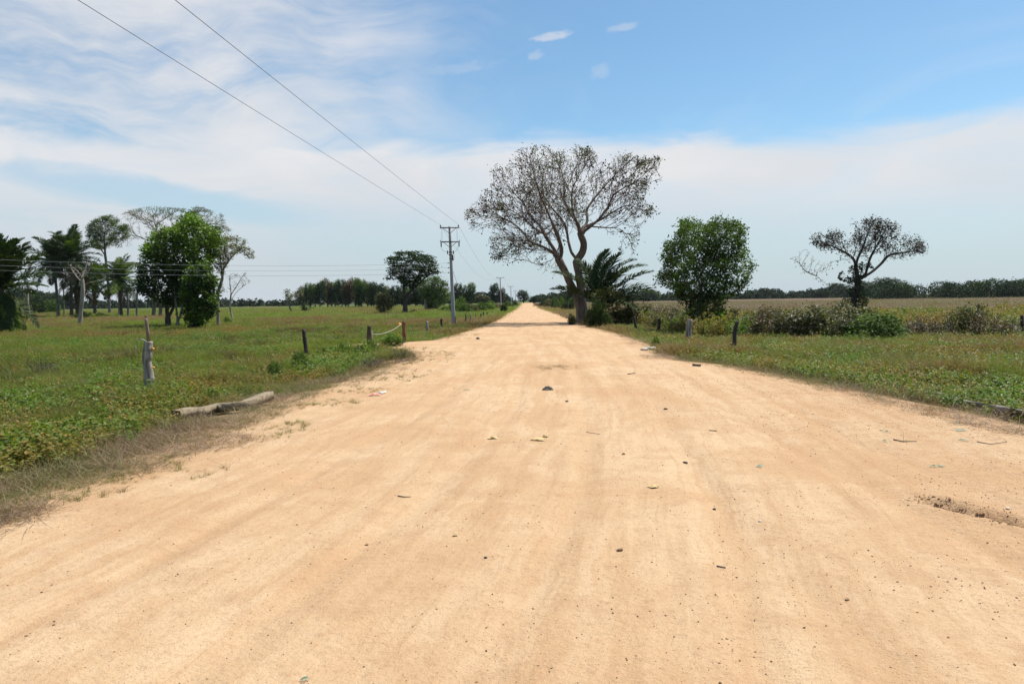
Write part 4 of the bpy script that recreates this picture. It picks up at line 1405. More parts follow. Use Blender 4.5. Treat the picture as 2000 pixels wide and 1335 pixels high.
make_tree('slender_tree', 'leaning thin tree with sparse flat crown left of the grove', 'tree', z5((180, 828))[0],
          [z5((180, 828), (150, 760), (120, 700), (105, 650), (125, 610)), z5((120, 700), (160, 650, .5), (200, 630, .8)), z5((150, 760), (200, 700, .5), (250, 670, .6))],
          [(P2(z5((75, 600), (85, 565), (150, 560), (180, 590), (300, 570), (330, 600), (260, 620), (220, 680), (140, 690), (100, 640))), 1.0, 0, 1.0)],
          0.4, 0.16, 0.03, 'bark_grey', 'leaf_olive', n_attr=140, depth=1.8, infl=3, kill=0.6, leaf_size=0.34, leaves_per=4, spread=0.3, seed=44, flat=.5)
make_tree('small_forked_tree', 'small dark-stemmed bush forking low beside the slender leaning tree', 'tree', z5((325, 830))[0],
          [z5((325, 830), (325, 780), (320, 720)), z5((325, 820), (370, 780), (410, 760))], [(P2(z5((295, 800), (290, 740), (340, 720), (350, 790))), 1.0, 0, 1.0)],
          0.3, 0.14, 0.03, 'bark_grey', 'leaf_dark', n_attr=60, depth=.8, infl=3, kill=0.4, leaf_size=0.3, leaves_per=7, spread=0.25, seed=45)
# small stems between the two groups at the left
for i, (px, py, h, lb) in enumerate(((250, 621, 56, 'thin straight pale trunk right of the yellow-green palm'), (232, 619, 50, 'thin bare stem left of the yellow-green palm trunk'),
                                     (267, 621, 60, 'thin stem with tufts just left of the big leafy tree'), (125, 618, 60, 'reddish thin stem between the two tall palms'),
                                     (300, 620, 34, 'short grey trunk seen under the big leafy tree, left side'), (313, 620, 30, 'brown short trunk seen under the big leafy tree'))):
    b = on_ground(px, py)
    t_ = atd(px + (-2, 1, 2, -1, 2, 0)[i], py - h, b[1])
    local_tree('thin_tree', lb, 'tree', (b[0], b[1], gz1(b[0], b[1]) - .05), [[(0, 0, 0), (.1, 0, (t_[2]) * .5), (t_[0] - b[0], 0, t_[2] + .3)]],
               [(t_[0] - b[0], 0, t_[2] + .3, 1.1, 1.1, .8)], 'leaf_dark', ('bark_grey', 'bark_pale', 'bark_grey', 'bark_red', 'bark_grey', 'bark_red')[i], 30, .4, (.17, .12, .15, .13, .3, .3)[i], .02, .3, 6, .3, 70 + i)

# ------------------------------------------------------------------ shrubs
def shrub(seed, mat, bark, leaf, per, ts=0, cull=0.0, n=260, name='shrub', asp=.55, flatt=1.0):
    g = np.random.default_rng(seed)
    ells = [(g.normal(0, .35), g.normal(0, .3), .55 + g.uniform(-.1, .35), .62, .6, .62) for _ in range(4)] + [(0, 0, .4, 1.0, 1.0, .45)]
    paths = [[(0, 0, 0), (.03, 0, .2), (g.normal(0, .2), 0, .6)]] + [[(0, 0, 0.02), (.3 * math.cos(a), .3 * math.sin(a), .3), (.6 * math.cos(a), .6 * math.sin(a), .7)] for a in (0.3, 1.7, 2.9, 4.1, 5.3)]
    return local_tree(name, '', 'shrub', (0, 0, 0), paths, ells, mat, bark, n, .11, .035, .005, leaf, per, .09, seed, infl=1.0, kill=.17, tshift=ts, cull=cull, crown='leaves', stem='stems', aspect=asp)


Sg = Kind(shrub(81, 'leaf_green', 'bark_dark', .10, 7, -.05), 2.1, 1.35)
Sb = Kind(shrub(82, 'leaf_bright', 'bark_dark', .10, 8, 0), 2.1, 1.35)
So = Kind(shrub(83, 'leaf_olive', 'bark_grey', .085, 8, -.1), 2.1, 1.35)
Sn = Kind(shrub(84, 'leaf_brown', 'bark_grey', .07, 5, -.1, .35), 2.1, 1.35)
Sd = Kind(shrub(85, 'leaf_dark', 'bark_dark', .10, 8, .1), 2.1, 1.35)
Sr = Kind(shrub(86, 'leaf_rust', 'bark_grey', .08, 6, -.15, .3), 2.1, 1.35)
# hedge line beyond the right-hand fence, left to right
hedge = [
    (1222, 640, 50, 36, So, 'yellow-green bush behind the two posts nearest the big bare tree'), (1262, 640, 74, 42, So, 'olive bush with yellow flower heads behind the second dark post'),
    (1305, 646, 62, 44, Sn, 'brownish dry bush left of the lone round green tree'), (1338, 642, 50, 36, So, 'low olive bush touching the round green tree on its left'),
    (1432, 652, 60, 44, Sr, 'rusty brown bush directly right of the round green tree'), (1478, 660, 70, 50, So, 'olive bush second right of the round green tree'),
    (1522, 664, 84, 60, Sr, 'tall brown-tinted bush left of the middle of the right hedge line'), (1566, 666, 84, 62, So, 'broad olive bush with two bare stalks poking out'),
    (1612, 667, 78, 52, So, 'pale olive bush in the right hedge left of the vine-wrapped tree'), (1655, 660, 90, 62, So, 'dense olive mound under the flat-topped tree'),
    (1700, 668, 90, 48, Sg, 'leafy green bush in front of the flat-topped tree, hedge foreground'), (1742, 655, 54, 36, So, 'thin pale bush right of the flat-topped tree'),
    (1776, 664, 56, 34, Sn, 'low brown thicket right of the leafy green hedge bush'), (1822, 666, 60, 46, Sn, 'dark brown twiggy thicket in the right hedge line'),
    (1878, 664, 56, 62, So, 'upright pale-leaved sapling bush rising above the right hedge'), (1940, 668, 70, 50, Sr, 'reddish-brown thicket near the right edge'),
    (1985, 660, 50, 34, Sn, 'dry brown bush beside the post at the right edge'), (1590, 640, 150, 34, So, 'long low olive bush in the row behind the hedge'),
    (1350, 628, 60, 22, So, 'small distant olive bush behind the round green tree, left'), (1470, 632, 90, 28, Sr, 'low rusty bush in the back row right of the round green tree'),
    (1905, 645, 60, 40, So, 'fine olive bush behind the sapling at the far right')]
for px, py, w, h, kd, lb in hedge: kd.put(px, py, w * 1.6, h * 1.2, lb)
# hedges along the road, left and right
road_h = [(894, 612, 30, 30, Sb, 'bright green bush just right of the electric pole foot'), (908, 613, 36, 20, Sg, 'green hedge bush behind the thin fence posts, nearest the pole'),
          (922, 612, 34, 22, So, 'olive bush in the left roadside hedge'), (938, 610, 34, 20, Sg, 'green bush in the left roadside hedge before the second pole'),
          (955, 608, 32, 19, Sb, 'brighter bush in the left roadside hedge before the second pole'), (984, 611, 16, 24, Sd, 'small dark tree-like bush at the second electric pole'),
          (970, 605, 26, 16, Sr, 'rust-tinged bush left of the second pole'), (996, 601, 18, 13, Sg, 'small bush between second and third poles'), (1006, 598, 14, 11, Sd, 'small dark bush near the third pole'),
          (868, 610, 26, 12, Sg, 'low green bush left of the electric pole in the field'), (1060, 600, 18, 14, Sd, 'dark bush right of the road near its far end'),
          (1072, 601, 24, 20, So, 'olive bush on the right verge past the parked motorcycle'), (1086, 603, 26, 22, Sg, 'green bush on the far right verge'),
          (1099, 600, 13, 19, Sb, 'small vivid green bush on the right verge left of the big trunk'), (1108, 606, 26, 20, Sd, 'dark bush behind the posts left of the big trunk'),
          (1125, 604, 36, 36, Sg, 'tall green bush mass right behind the leaning trunk'), (1065, 590, 30, 14, Sd, 'distant dark bush row right of the road end'),
          (1092, 590, 40, 18, Gd, 'distant round tree right of the road, behind the bushes'), (1118, 592, 40, 30, Gd, 'distant taller tree hidden partly by the leaning trunk')]
for px, py, w, h, kd, lb in road_h: kd.put(px, py, w, h, lb)
Sd.put(1117, 634, 20, 22, 'dark leafy clump against the left side of the big trunk')
Sd.put(1163, 640, 46, 60, 'very dark dense shrub filling the gap beside the big trunk')
Sg.put(1176, 640, 40, 46, 'dark green shrub under the low palm')
Sd.put(62, 613, 70, 36, 'dark scrub behind the dark palm and crooked tree')
So.put(30, 616, 60, 40, 'brownish scrub at the far left behind the massive palm')
Sg.put(95, 612, 50, 26, 'green scrub behind the leftmost tall palm')
Sd.put(200, 622, 36, 12, 'low dark bush under the skirted palm')
Sd.put(160, 624, 44, 16, 'low dark bush at the feet of the palms by the dead tree')
Sg.put(446, 633, 16, 14, 'tiny dark bush right of the parasol tree stem')
Sd.put(805, 612, 26, 8, 'low dark bush at the foot of the tall layered tree')
Sd.put(845, 606, 34, 24, 'dark bushy clump under the light green tree')
Sn.put(88, 748, 70, 46, 'dry dark brown weed clump in the left meadow')
Sg.put(405, 802, 26, 34, 'small dark leafy weed standing behind the fallen beam')
Sb.put(1281, 678, 22, 22, 'small leafy sprout by the white stones right of the road')
Sg.put(590, 730, 50, 44, 'bluish-green broadleaf weed patch right of the second post')
Sg.put(540, 745, 44, 40, 'dark green broadleaf weed left of the second post')
Sb.put(655, 705, 60, 34, 'fresh green weed clump between the second and third posts')
Sb.put(715, 700, 50, 34, 'green weed clump at the foot of the gate post')
Sb.put(765, 675, 60, 24, 'low green weed under the slack white ropes')
Sn.put(790, 705, 60, 28, 'dry brown bush at the tip of the left verge')
Sn.put(730, 718, 60, 26, 'brown dry weeds behind the left verge tip')

# sapling with large pale leaves right of the low palm
b_ = on_ground(1187, 640)
local_tree('sapling', 'thin leaning sapling with light yellow-green leaves right of the low palm', 'tree', (b_[0], b_[1], gz1(b_[0], b_[1]) - .04),
           [[(0, 0, 0), (.02, 0, .8), (.1, 0, 1.7), (.2, 0, 2.6)], [(.02, 0, .9), (.6, .1, 1.5), (1.2, 0, 2.2)], [(.1, 0, 1.6), (-.6, 0, 2.1), (-.9, .2, 2.5)]],
           [(0, 0, 2.2, 1.1, .9, .8), (1.1, 0, 2.0, .9, .8, .5), (.9, .2, 1.2, .8, .6, .5)], 'leaf_olive', 'bark_grey', 150, .2, .06, .008, .20, 4, .16, 88, kill=.3, infl=1.5, leaf_tip=2, tshift=.1)


# reedy clumps of broad grass in the left field
def reed_clump(seed, mat='leaf_feather', n=90):
    g = np.random.default_rng(seed)
    V = []; F = []; T = []
    for i in range(n):
        a = g.uniform(0, 2 * PI); r = abs(g.normal(0, .35)); p = np.array([math.cos(a) * r, math.sin(a) * r, 0])
        d = np.array([math.cos(a + g.normal(0, .6)), math.sin(a + g.normal(0, .6)), 0]); h = g.uniform(.6, 1.15); out_ = g.uniform(.15, .7)
        s = np.array([-d[1], d[0], 0]) * .022
        k = len(V)
        for t in (0, .4, .75, 1.0):
            q = p + d * out_ * t ** 2 + np.array([0, 0, h * (t - .25 * out_ * t ** 3)])
            w = (1 - t * .9)
            V += [q + s * w, q - s * w]
        for j in range(3):
            F += [(k + j * 2, k + j * 2 + 1, k + j * 2 + 3), (k + j * 2, k + j * 2 + 3, k + j * 2 + 2)]
            T += [g.uniform(0, 1)] * 2
    root = empty('grass_clump', (0, 0, 0), '', 'grass clump')
    new_mesh('blades', np.array(V), np.array(F), M[mat], root, tint=T)
    return root


Rg = Kind(reed_clump(91), 1.5, 1.0)
Ro = Kind(reed_clump(92, 'leaf_olive'), 1.5, 1.0)
for px, py, w, h, kd, lb in ((432, 672, 54, 26, Rg, 'big arching grass clump left of the centre of the meadow'), (490, 668, 26, 20, Rg, 'small arching grass clump right of the big one'),
                             (570, 668, 46, 22, Ro, 'pale reedy clump left of the second fence post'), (615, 670, 50, 22, Ro, 'pale reedy clump right of the second fence post'),
                             (655, 672, 50, 24, Ro, 'dark-based reedy clump before the gate'), (540, 655, 30, 20, Rg, 'grass clump in the back row of reeds'),
                             (385, 668, 30, 16, Rg, 'low grass clump near the pipe-topped post'), (690, 660, 40, 18, Ro, 'fine reedy clump behind the gate post')):
    kd.put(px, py, w, h, lb)


# ------------------------------------------------------------------ far woods
def woods(name, segs, Y0, mat, seed, leaf=1.15, per_m=26, jy=25, kind='stuff', hx=1.0):
    """segs: (px, top_py, base_py) profile from left to right"""
    g = np.random.default_rng(seed)
    xs = np.array([s[0] for s in segs], float)
    C = []; T = []
    n = int((xs[-1] - xs[0]) / FPX * Y0 / 1.4)
    for i in range(n):
        px = xs[0] + (xs[-1] - xs[0]) * (i + g.uniform()) / n
        top = np.interp(px, xs, [s[1] for s in segs]); bs = np.interp(px, xs, [s[2] for s in segs])
        Y = Y0 + g.uniform(-jy, jy)
        p = atd(px, bs, Y); q = atd(px, top, Y)
        H = (q[2] - GZ) * g.uniform(.62, 1.25)
        R = H * g.uniform(.28, .70)
        k = int(per_m * R * R * .8)
        d = g.normal(0, 1, (k, 3)); d /= np.linalg.norm(d, axis=1)[:, None]
        rr = g.uniform(.7, 1.0, k)[:, None]
        c = np.array([p[0], Y, GZ + H * .56]) + d * rr * np.array([R, R, H * .46])
        c += g.normal(0, .25, c.shape)
        c = c[c[:, 2] > GZ]
        lo = np.array([p[0], Y, GZ]) + np.stack([g.normal(0, R, k), g.normal(0, 3, k), np.abs(g.normal(0, H * .32, k))], 1)
        c = np.vstack([c, lo[:k // 2]])
        C.append(c); T.append(np.clip(g.uniform(0, .7) + g.normal(0, .2, len(c)), 0, 1))
    C = np.vstack(C); T = np.concatenate(T)
    o = leaf_quads(C, leaf, T, M[mat], None, name, .5, .8, None, 0, seed)
    tag(o, None, None, None, 'stuff')
    return o


woods('distant_woods', [(-60, 572, 600), (20, 568, 600), (110, 578, 599), (180, 588, 598), (300, 586, 597), (440, 584, 597), (500, 586, 597), (585, 587, 597)], 480, 'leaf_far', 1)
woods('distant_woods', [(740, 578, 597), (800, 576, 596), (860, 574, 595), (930, 574, 594), (1000, 576, 593)], 520, 'leaf_far', 2)
woods('distant_woods', [(1048, 578, 590), (1080, 574, 589), (1130, 570, 588), (1220, 569, 587), (1330, 571, 586)], 480, 'leaf_far', 3)
woods('distant_woods', [(1330, 571, 583), (1440, 572, 582), (1490, 566, 581), (1560, 569, 580), (1620, 564, 579), (1700, 563, 578)], 560, 'leaf_far', 4)
woods('near_woods', [(1700, 562, 584), (1760, 558, 583), (1790, 561, 583), (1830, 553, 582), (1880, 553, 582), (1930, 550, 581), (2060, 546, 580)], 330, 'leaf_dark', 5, leaf=.62, per_m=40, jy=14)
for px, py, w, h, kd, lb in ((1735, 583, 70, 42, Gd, 'broad dark flat-crowned tree right behind the vine-wrapped tree'), (1768, 583, 40, 28, Gg, 'smaller green tree right of the broad dark crown'),
                             (1690, 582, 46, 34, Gd, 'dark tree directly behind the vine-wrapped trunk'), (1640, 579, 50, 27, Gd, 'distant dark tree left of the vine-wrapped trunk'),
                             (1850, 582, 34, 30, Gd, 'dark rounded tree at the front of the right-hand woods'), (1915, 581.5, 38, 32, Gg, 'green tree at the front of the right-hand woods'),
                             (1965, 581, 40, 33, Gd, 'dark tree at the front of the woods near the right edge'), (1493, 579, 26, 14, Gd, 'small rounded tree on the far right horizon')):
    kd.put(px, py, w, h, lb)

# ------------------------------------------------------------------ fence posts
def post_mesh(name, base, top, r, mat, seed, parent=None, bends=0.02, knob=None, square=False, flat_top=True):
    g = np.random.default_rng(seed)
    n = 12; k = 4 if square else 9
    p0 = np.array(base, float); p1 = np.array(top, float)
    pts = []; rs = []; sq = []
    b1, b2 = g.normal(0, bends, 2), g.normal(0, bends, 2)
    prof = 1 + g.normal(0, .07, k)
    for i in range(n + 1):
        t = i / n
        q = p0 + (p1 - p0) * t + np.array([b1[0] * math.sin(t * PI) + b2[0] * math.sin(t * 2 * PI), b1[1] * math.sin(t * PI), 0])
        pts.append(q); rr = r * (1.08 - .16 * t) * (1 + g.normal(0, .03))
        rs.append(rr); prof = prof + g.normal(0, .03, k); prof = prof * .9 + .1
        sq.append(prof.copy())
    m = MB(); m.tube(pts, rs, k, squash=sq)
    if knob is not None:
        q = pts[int(n * knob)]
        m2 = MB(); v = Vector(q)
        m.tube([v, v + Vector((-r * 1.6, -.01, .03)), v + Vector((-r * 2.4, -.01, .05))], [r * .8, r * .55, r * .2], 6)
    return m.build(name, M[mat], parent, smooth=False)


def fence_post(label, bpx, tpx, r, mat, seed, **kw):
    b = on_ground(*bpx); t = atd(tpx[0], tpx[1], b[1])
    base = np.array([b[0], b[1], gz1(b[0], b[1]) - .1])
    o = post_mesh('fence_post', np.zeros(3), t - base, r, mat, seed, **kw)
    o.location = tuple(base)
    tag(o, label, 'post', 'fence posts along the road')
    return o, base, t


posts = [
    ('thin dark leaning wooden post with weeds at its foot, second post from the left', (600, 702), (593, 643), .075, 'wood_dark', 1, {}),
    ('small dark slender post behind the whitish one, before the electric pole', (864, 645), (862.5, 622), .10, 'wood_dark', 4, {}),
    ('whitish weathered post between the gate and the electric pole', (832, 657), (834, 627), .09, 'wood_grey', 3, {}),
    ('short dark post touching the foot of the electric pole', (889.5, 640), (888, 617), .08, 'wood_dark', 5, {}),
    ('thin dark post just right of the electric pole', (908.5, 634), (909, 613), .06, 'wood_dark', 6, {}),
    ('grey thin post, second right of the electric pole', (919, 630), (918.5, 612), .08, 'wood_grey', 7, {}),
    ('thin far post, third right of the electric pole', (929, 624), (929, 613), .05, 'wood_dark', 8, {}),
    ('thin far post, fourth right of the electric pole', (939, 624), (939, 612), .08, 'wood_dark', 9, {}),
    ('thin far post, fifth right of the electric pole', (945, 621), (944, 609), .08, 'wood_dark', 10, {}),
    ('thin far post, sixth right of the electric pole', (951.5, 618), (951.5, 609), .08, 'wood_dark', 11, {}),
    ('thin far post, seventh right of the electric pole', (963, 614), (962, 607), .08, 'wood_dark', 12, {}),
    ('dark straight post, first right of the low palm', (1241, 651), (1238.5, 618), .085, 'wood_dark', 13, {}),
    ('dark thick post in the tree shadow, second right of the low palm', (1285, 653), (1287, 622), .10, 'wood_dark', 14, {}),
    ('thick grey weathered post in front of the lone green tree', (1345, 668), (1347, 623), .145, 'wood_grey', 15, {}),
    ('dark crooked leaning post with a knot, right of the lone green tree', (1431, 692), (1441, 627), .075, 'wood_dark', 16, {'knob': .34, 'bends': .035}),
    ('dark square post at the right edge of the view', (1995, 660), (1996, 615), .10, 'wood_dark', 17, {'square': True}),
    ('pale short post among leaves right of the sapling', (1208, 640), (1208, 625), .07, 'wood_grey', 18, {}),
    ('low grey post stump right next to the low palm', (1184, 640), (1184, 618), .06, 'wood_grey', 19, {}),
]
PB = {}
for i, (lb, b, t, r, mt, sd_, kw) in enumerate(posts):
    PB[i] = fence_post(lb, b, t, r, mt, sd_, **kw)
for i, (px, py, h) in enumerate(((1106, 622, 9), (1100, 619, 8), (1095, 617, 7), (1111, 625, 9), (1118, 629, 10))):
    fence_post(('small far post left of the big trunk, middle of five', 'small far post left of the big trunk, fourth from the trunk', 'farthest small post of the five left of the big trunk', 'small post left of the big trunk, second from the trunk',
                'small post nearest the left side of the big trunk')[i], (px, py), (px, py - h), .07, 'wood_grey', 30 + i)


def insulator(parent, loc, s=1.0, d=1):
    m = MB()
    v = Vector(loc)
    m.tube([v, v + Vector((d * .02 * s, -.01, 0)), v + Vector((d * .028 * s, -.012, 0)), v + Vector((d * .05 * s, -.02, 0)), v + Vector((d * .062 * s, -.022, 0))], [.012 * s, .016 * s, .03 * s, .03 * s, .012 * s], 8)
    return m.build('insulator', M['yellow'], parent, smooth=True)


# rope gate: dark post with pale edge, brown post, two slack ropes
b = on_ground(722, 674)
gp = empty('fence_post', (b[0], b[1], gz1(b[0], b[1]) - .1), 'dark gate post with a pale plank edge holding slack white ropes', 'post', 'fence posts along the road')
t = atd(721.5, 636, b[1])
post_mesh('dark_post', np.zeros(3), t - np.array([b[0], b[1], gp.location.z]), .10, 'wood_dark', 41, gp, square=True)
mm = MB(); mm.box((.115, -.02, (t[2] - b[2]) * .45), (.035, .06, (t[2] - b[2]) * .85)); mm.build('pale_plank', M['wood_grey'], gp)
b2 = on_ground(789, 668)
g2 = empty('fence_post', (b2[0], b2[1], gz1(b2[0], b2[1]) - .1), 'reddish-brown gate post with two yellow insulators', 'post', 'fence posts along the road')
t2 = atd(789.5, 627, b2[1])
post_mesh('brown_post', np.zeros(3), t2 - np.array([b2[0], b2[1], g2.location.z]), .095, 'wood_red', 42, g2)
for z_ in (.88, .42):
    insulator(g2, (-.10, -.06, (t2[2] - g2.location.z) * z_), 2.2, -1)
for k, (za, zb_, lb) in enumerate(((.62, .88, 'upper slack white rope across the field gate'), (.20, .42, 'lower slack white rope across the field gate'))):
    A = Vector((gp.location.x + .12, gp.location.y - .03, gp.location.z + (t[2] - gp.location.z) * za)); B = Vector((g2.location.x - .10, g2.location.y - .08, g2.location.z + (t2[2] - g2.location.z) * zb_))
    m = MB(); pts = [A.lerp(B, i / 16) + Vector((0, 0, -.16 * 4 * (i / 16) * (1 - i / 16))) for i in range(17)]
    m.tube(pts, .010, 6); tag(m.build('rope', M['rope'], smooth=True), lb, 'rope', 'ropes of the field gate')

# the big weathered post with the pipe on top, left foreground
b = on_ground(293, 776)
Yp = b[1]; zb_ = gz1(b[0], b[1]) - .1
mp = empty('fence_post', (b[0], b[1], zb_), 'thick gnarled grey post topped with a thin upright pole, left foreground', 'post', 'fence posts along the road')
base = np.array([b[0], b[1], zb_])


def lp(px, py, dy=0.0):
    return Vector(atd(px, py, Yp + dy) - base)


cent = [(295, 790), (294, 772), (293, 755), (291, 735), (289.5, 718), (287, 705), (288, 695), (289, 684), (289.5, 672), (290, 666.5)]
rads = [.135, .125, .122, .105, .098, .100, .118, .112, .104, .108]
g = np.random.default_rng(77)
m = MB(); sq = []; P_ = []; R_ = []
for i in range(len(cent) - 1):
    for k in range(4):
        t_ = k / 4
        P_.append(lp(cent[i][0] + (cent[i + 1][0] - cent[i][0]) * t_, cent[i][1] + (cent[i + 1][1] - cent[i][1]) * t_))
        R_.append(rads[i] + (rads[i + 1] - rads[i]) * t_)
P_.append(lp(*cent[-1])); R_.append(rads[-1])
th = np.arange(16) * 2 * PI / 16
for i in range(len(P_)):
    z_ = P_[i].z
    sq.append(1 + .13 * np.sin(th * 2 + z_ * 3.0) + .07 * np.sin(th * 5 + z_ * 2.2 + 1) + .05 * np.sin(th * 9 + z_ * 1.4) + g.normal(0, .02, 16))
m.tube(P_, R_, 16, squash=sq); m.build('post', M['wood_grey'], mp, smooth=True)
m = MB(); m.tube([lp(290, 667), lp(289, 650), lp(286.5, 632), lp(285.5, 621)], [.040, .042, .041, .040], 10, squash=[1 + g.normal(0, .03, 10) for _ in range(4)]); m.build('pole', M['pipe'], mp, smooth=True)
m = MB(); c = lp(285.5, 620); m.tube([c, c + Vector((-.02, 0, .03)), c + Vector((-.04, 0, .05))], [.02, .018, .006], 6); m.build('pole_knob', M['wood_dark'], mp)
m = MB()
for z0, rr in ((682, .117), (683.5, .119), (679, .116)):
    c = lp(289.3, z0)
    m.tube([c + Vector((math.cos(a) * rr, math.sin(a) * rr, .01 * math.sin(a * 2))) for a in np.linspace(0, 2 * PI, 20)], .005, 5, cap=False)
m.build('wire_band', M['rubber'], mp)
insulator(mp, lp(297, 681, -.05), 1.0, 1)
insulator(mp, lp(297.5, 717.5, -.05), 1.0, 1)
m = MB(); c = lp(283, 664, -.1)
m.tube([c + Vector(v) for v in ((.03, 0, -.03), (-.05, -.02, .02), (-.10, -.03, .02), (-.15, -.02, .05))], .012, 5)
m.tube([c + Vector((-.03 + .11 * math.cos(a) * -1 - .10, -.02, -.10 + .10 * math.sin(a))) for a in np.linspace(-1.2, 1.6, 10)], .006, 5)
m.tube([c + Vector(v) for v in ((0, -.01, .0), (.03, -.02, -.10), (.0, -.02, -.22), (.02, -.02, -.3))], .006, 5)
m.build('wire_loops', M['wire_pale'], mp)


def wire(name, A, B, sag, r, mat, label, cat='wire', group=None, n=24):
    A = Vector(A); B = Vector(B)
    m = MB()
    m.tube([A.lerp(B, i / n) + Vector((0, 0, -sag * 4 * (i / n) * (1 - i / n))) for i in range(n + 1)], r, 5)
    o = m.build(name, M[mat], smooth=True)
    tag(o, label, cat, group)
    return o


W = lambda v: Vector(base) + v
wl_ = W(lp(287, 679, -.12)); wr_ = W(lp(297, 681, -.06)); wl2 = W(lp(286, 716, -.12)); wr2 = W(lp(298, 717.5, -.06))
wire('fence_wire', wl_, atd(-60, 737, 10.5), .03, .0013, 'wire', 'thin upper fence wire running left from the pipe-topped post', group='thin fence wires')
wire('fence_wire', wl2, atd(-60, 787, 10.6), .03, .0013, 'wire', 'thin lower fence wire running left from the pipe-topped post', group='thin fence wires')
s_b, s_t = PB[0][1], PB[0][2]
wire('fence_wire', wr_, s_b + (s_t - s_b) * .85, .05, .0016, 'wire', 'thin upper fence wire between the gnarled post and the second post', group='thin fence wires')
wire('fence_wire', wr2, s_b + (s_t - s_b) * .45, .05, .0016, 'wire', 'thin lower fence wire between the gnarled post and the second post', group='thin fence wires')
for a_, b3, z_, lb in ((14, 13, .85, 'thin fence wire between the two dark leaning posts right of the road'), (12, 13, .8, 'thin fence wire between the dark post and the grey post'), (14, 15, .8, 'thin fence wire running from the crooked post to the right edge')):
    wire('fence_wire', PB[a_][1] + (PB[a_][2] - PB[a_][1]) * z_, PB[b3][1] + (PB[b3][2] - PB[b3][1]) * z_, .05, .0016, 'wire', lb, group='thin fence wires')

# ------------------------------------------------------------------ power poles
def pole_parts(root, H, arm_w, full, lean=0.0, r0=.17, r1=.095):
    m = MB(); m.tube([(lean * t, 0, H * t) for t in np.linspace(0, 1, 9)], [r0 + (r1 - r0) * t for t in np.linspace(0, 1, 9)], 14)
    m.build('shaft', M['concrete'], root, smooth=True)
    arms = (H - .12, H - 1.25) if full else (H - .1,)
    for i, z in enumerate(arms):
        x0 = lean * z / H
        m = MB(); m.box((x0, -.14, z), (arm_w, .09, .09))
        arm = m.build('crossarm', M['steel'], root)
        for s in (-1, 1):
            m = MB(); m.tube([(x0 + s * arm_w * .33, -.15, z - .04), (x0 + s * .07, -.15, z - .42)], .022, 5); m.build('brace', M['steel'], root)
            m = MB(); x = x0 + s * (arm_w / 2 - .06)
            if full and i == 1:
                m.tube([(x, -.16, z - .04), (x, -.16, z - .1), (x, -.17, z - .15), (x, -.18, z - .36), (x, -.18, z - .42)], [.02, .05, .05, .045, .02], 8)
                m.box((x + s * .06, -.16, z + .10), (.05, .05, .10))
            else:
                m.tube([(x, -.14, z + .05), (x, -.14, z + .09), (x, -.14, z + .12), (x, -.14, z + .16), (x, -.14, z + .20), (x, -.14, z + .23)], [.02, .03, .065, .04, .06, .02], 8)
            m.build('insulator', M['porcelain'], arm, smooth=True)
    return arms


bp = on_ground(886.5, 640)
zt = atd(878, 442, bp[1])[2]
H = zt - gz1(bp[0], bp[1]) + .05
pole = empty('electric_pole', (bp[0], bp[1], gz1(bp[0], bp[1]) - .05), 'tall tapered concrete pole with two crossarms, nearest of the line', 'utility pole', 'electric poles along the road')
lean = atd(878, 442, bp[1])[0] - bp[0]
AW = 37.5 / FPX * bp[1]
pole_parts(pole, H, AW, True, lean)
xl = lambda z: lean * z / H
# fuse cutouts, stirrups and bolts lower on the shaft
for s in (-1, 1):
    z = H - 2.10
    m = MB(); m.box((xl(z) + s * .12, -.15, z), (.24, .04, .04)); m.tube([(xl(z) + s * .24, -.17, z + .14), (xl(z) + s * .24, -.18, z - .14)], .045, 7)
    m.tube([(xl(z) + s * .21, -.24, z + .10), (xl(z) + s * .22, -.25, z - .12)], .018, 5); m.build('fuse_holder', M['porcelain'], pole, smooth=False)
m = MB()
for z, w in ((H - 2.05, .14), (H - 2.28, .17), (H - 2.6, .14)):
    m.tube([(xl(z), 0, z - .04), (xl(z), 0, z + .04)], w, 12)
m.build('clamp_band', M['steel'], pole)
m = MB(); z = H - 2.5; m.tube([(xl(z) + .16, -.08, z + .2), (xl(z) + .17, -.1, z - .25)], .055, 8); m.build('surge_arrester', M['porcelain'], pole)
ZL = [H - 2.95, H - 3.33, H - 3.72]
for i, z in enumerate(ZL):
    m = MB(); m.box((xl(z) - .17, -.02, z), (.14, .03, .03)); m.tube([(xl(z) - .24, -.02, z - .05), (xl(z) - .24, -.02, z + .05)], .035, 7); m.build('spool_insulator', M['porcelain'], pole)
m = MB(); z0 = H - .3
for s in (-1, 1):
    x = s * (AW / 2 - .18)
    m.tube([(xl(H) + x, -.2, H - .1), (xl(H) + x * 1.02, -.22, H - .7), (xl(H) + x * 1.02, -.22, H - 1.25)], .010, 4)
    m.tube([(xl(H) + x * 1.1, -.22, H - 1.6), (xl(H) + x * 1.05, -.25, H - 1.85), (xl(H) + x * .7, -.25, H - 2.05), (xl(H) + s * .24, -.2, H - 2.0)], .010, 4)
m.tube([(xl(H) + .30, -.1, H - 2.1), (xl(H) + .36, -.12, H - 2.5), (xl(H) + .30, -.12, H - 2.8), (xl(H) + .22, -.12, H - 2.6)], .010, 4)
m.build('jumper_cable', M['wire'], pole)
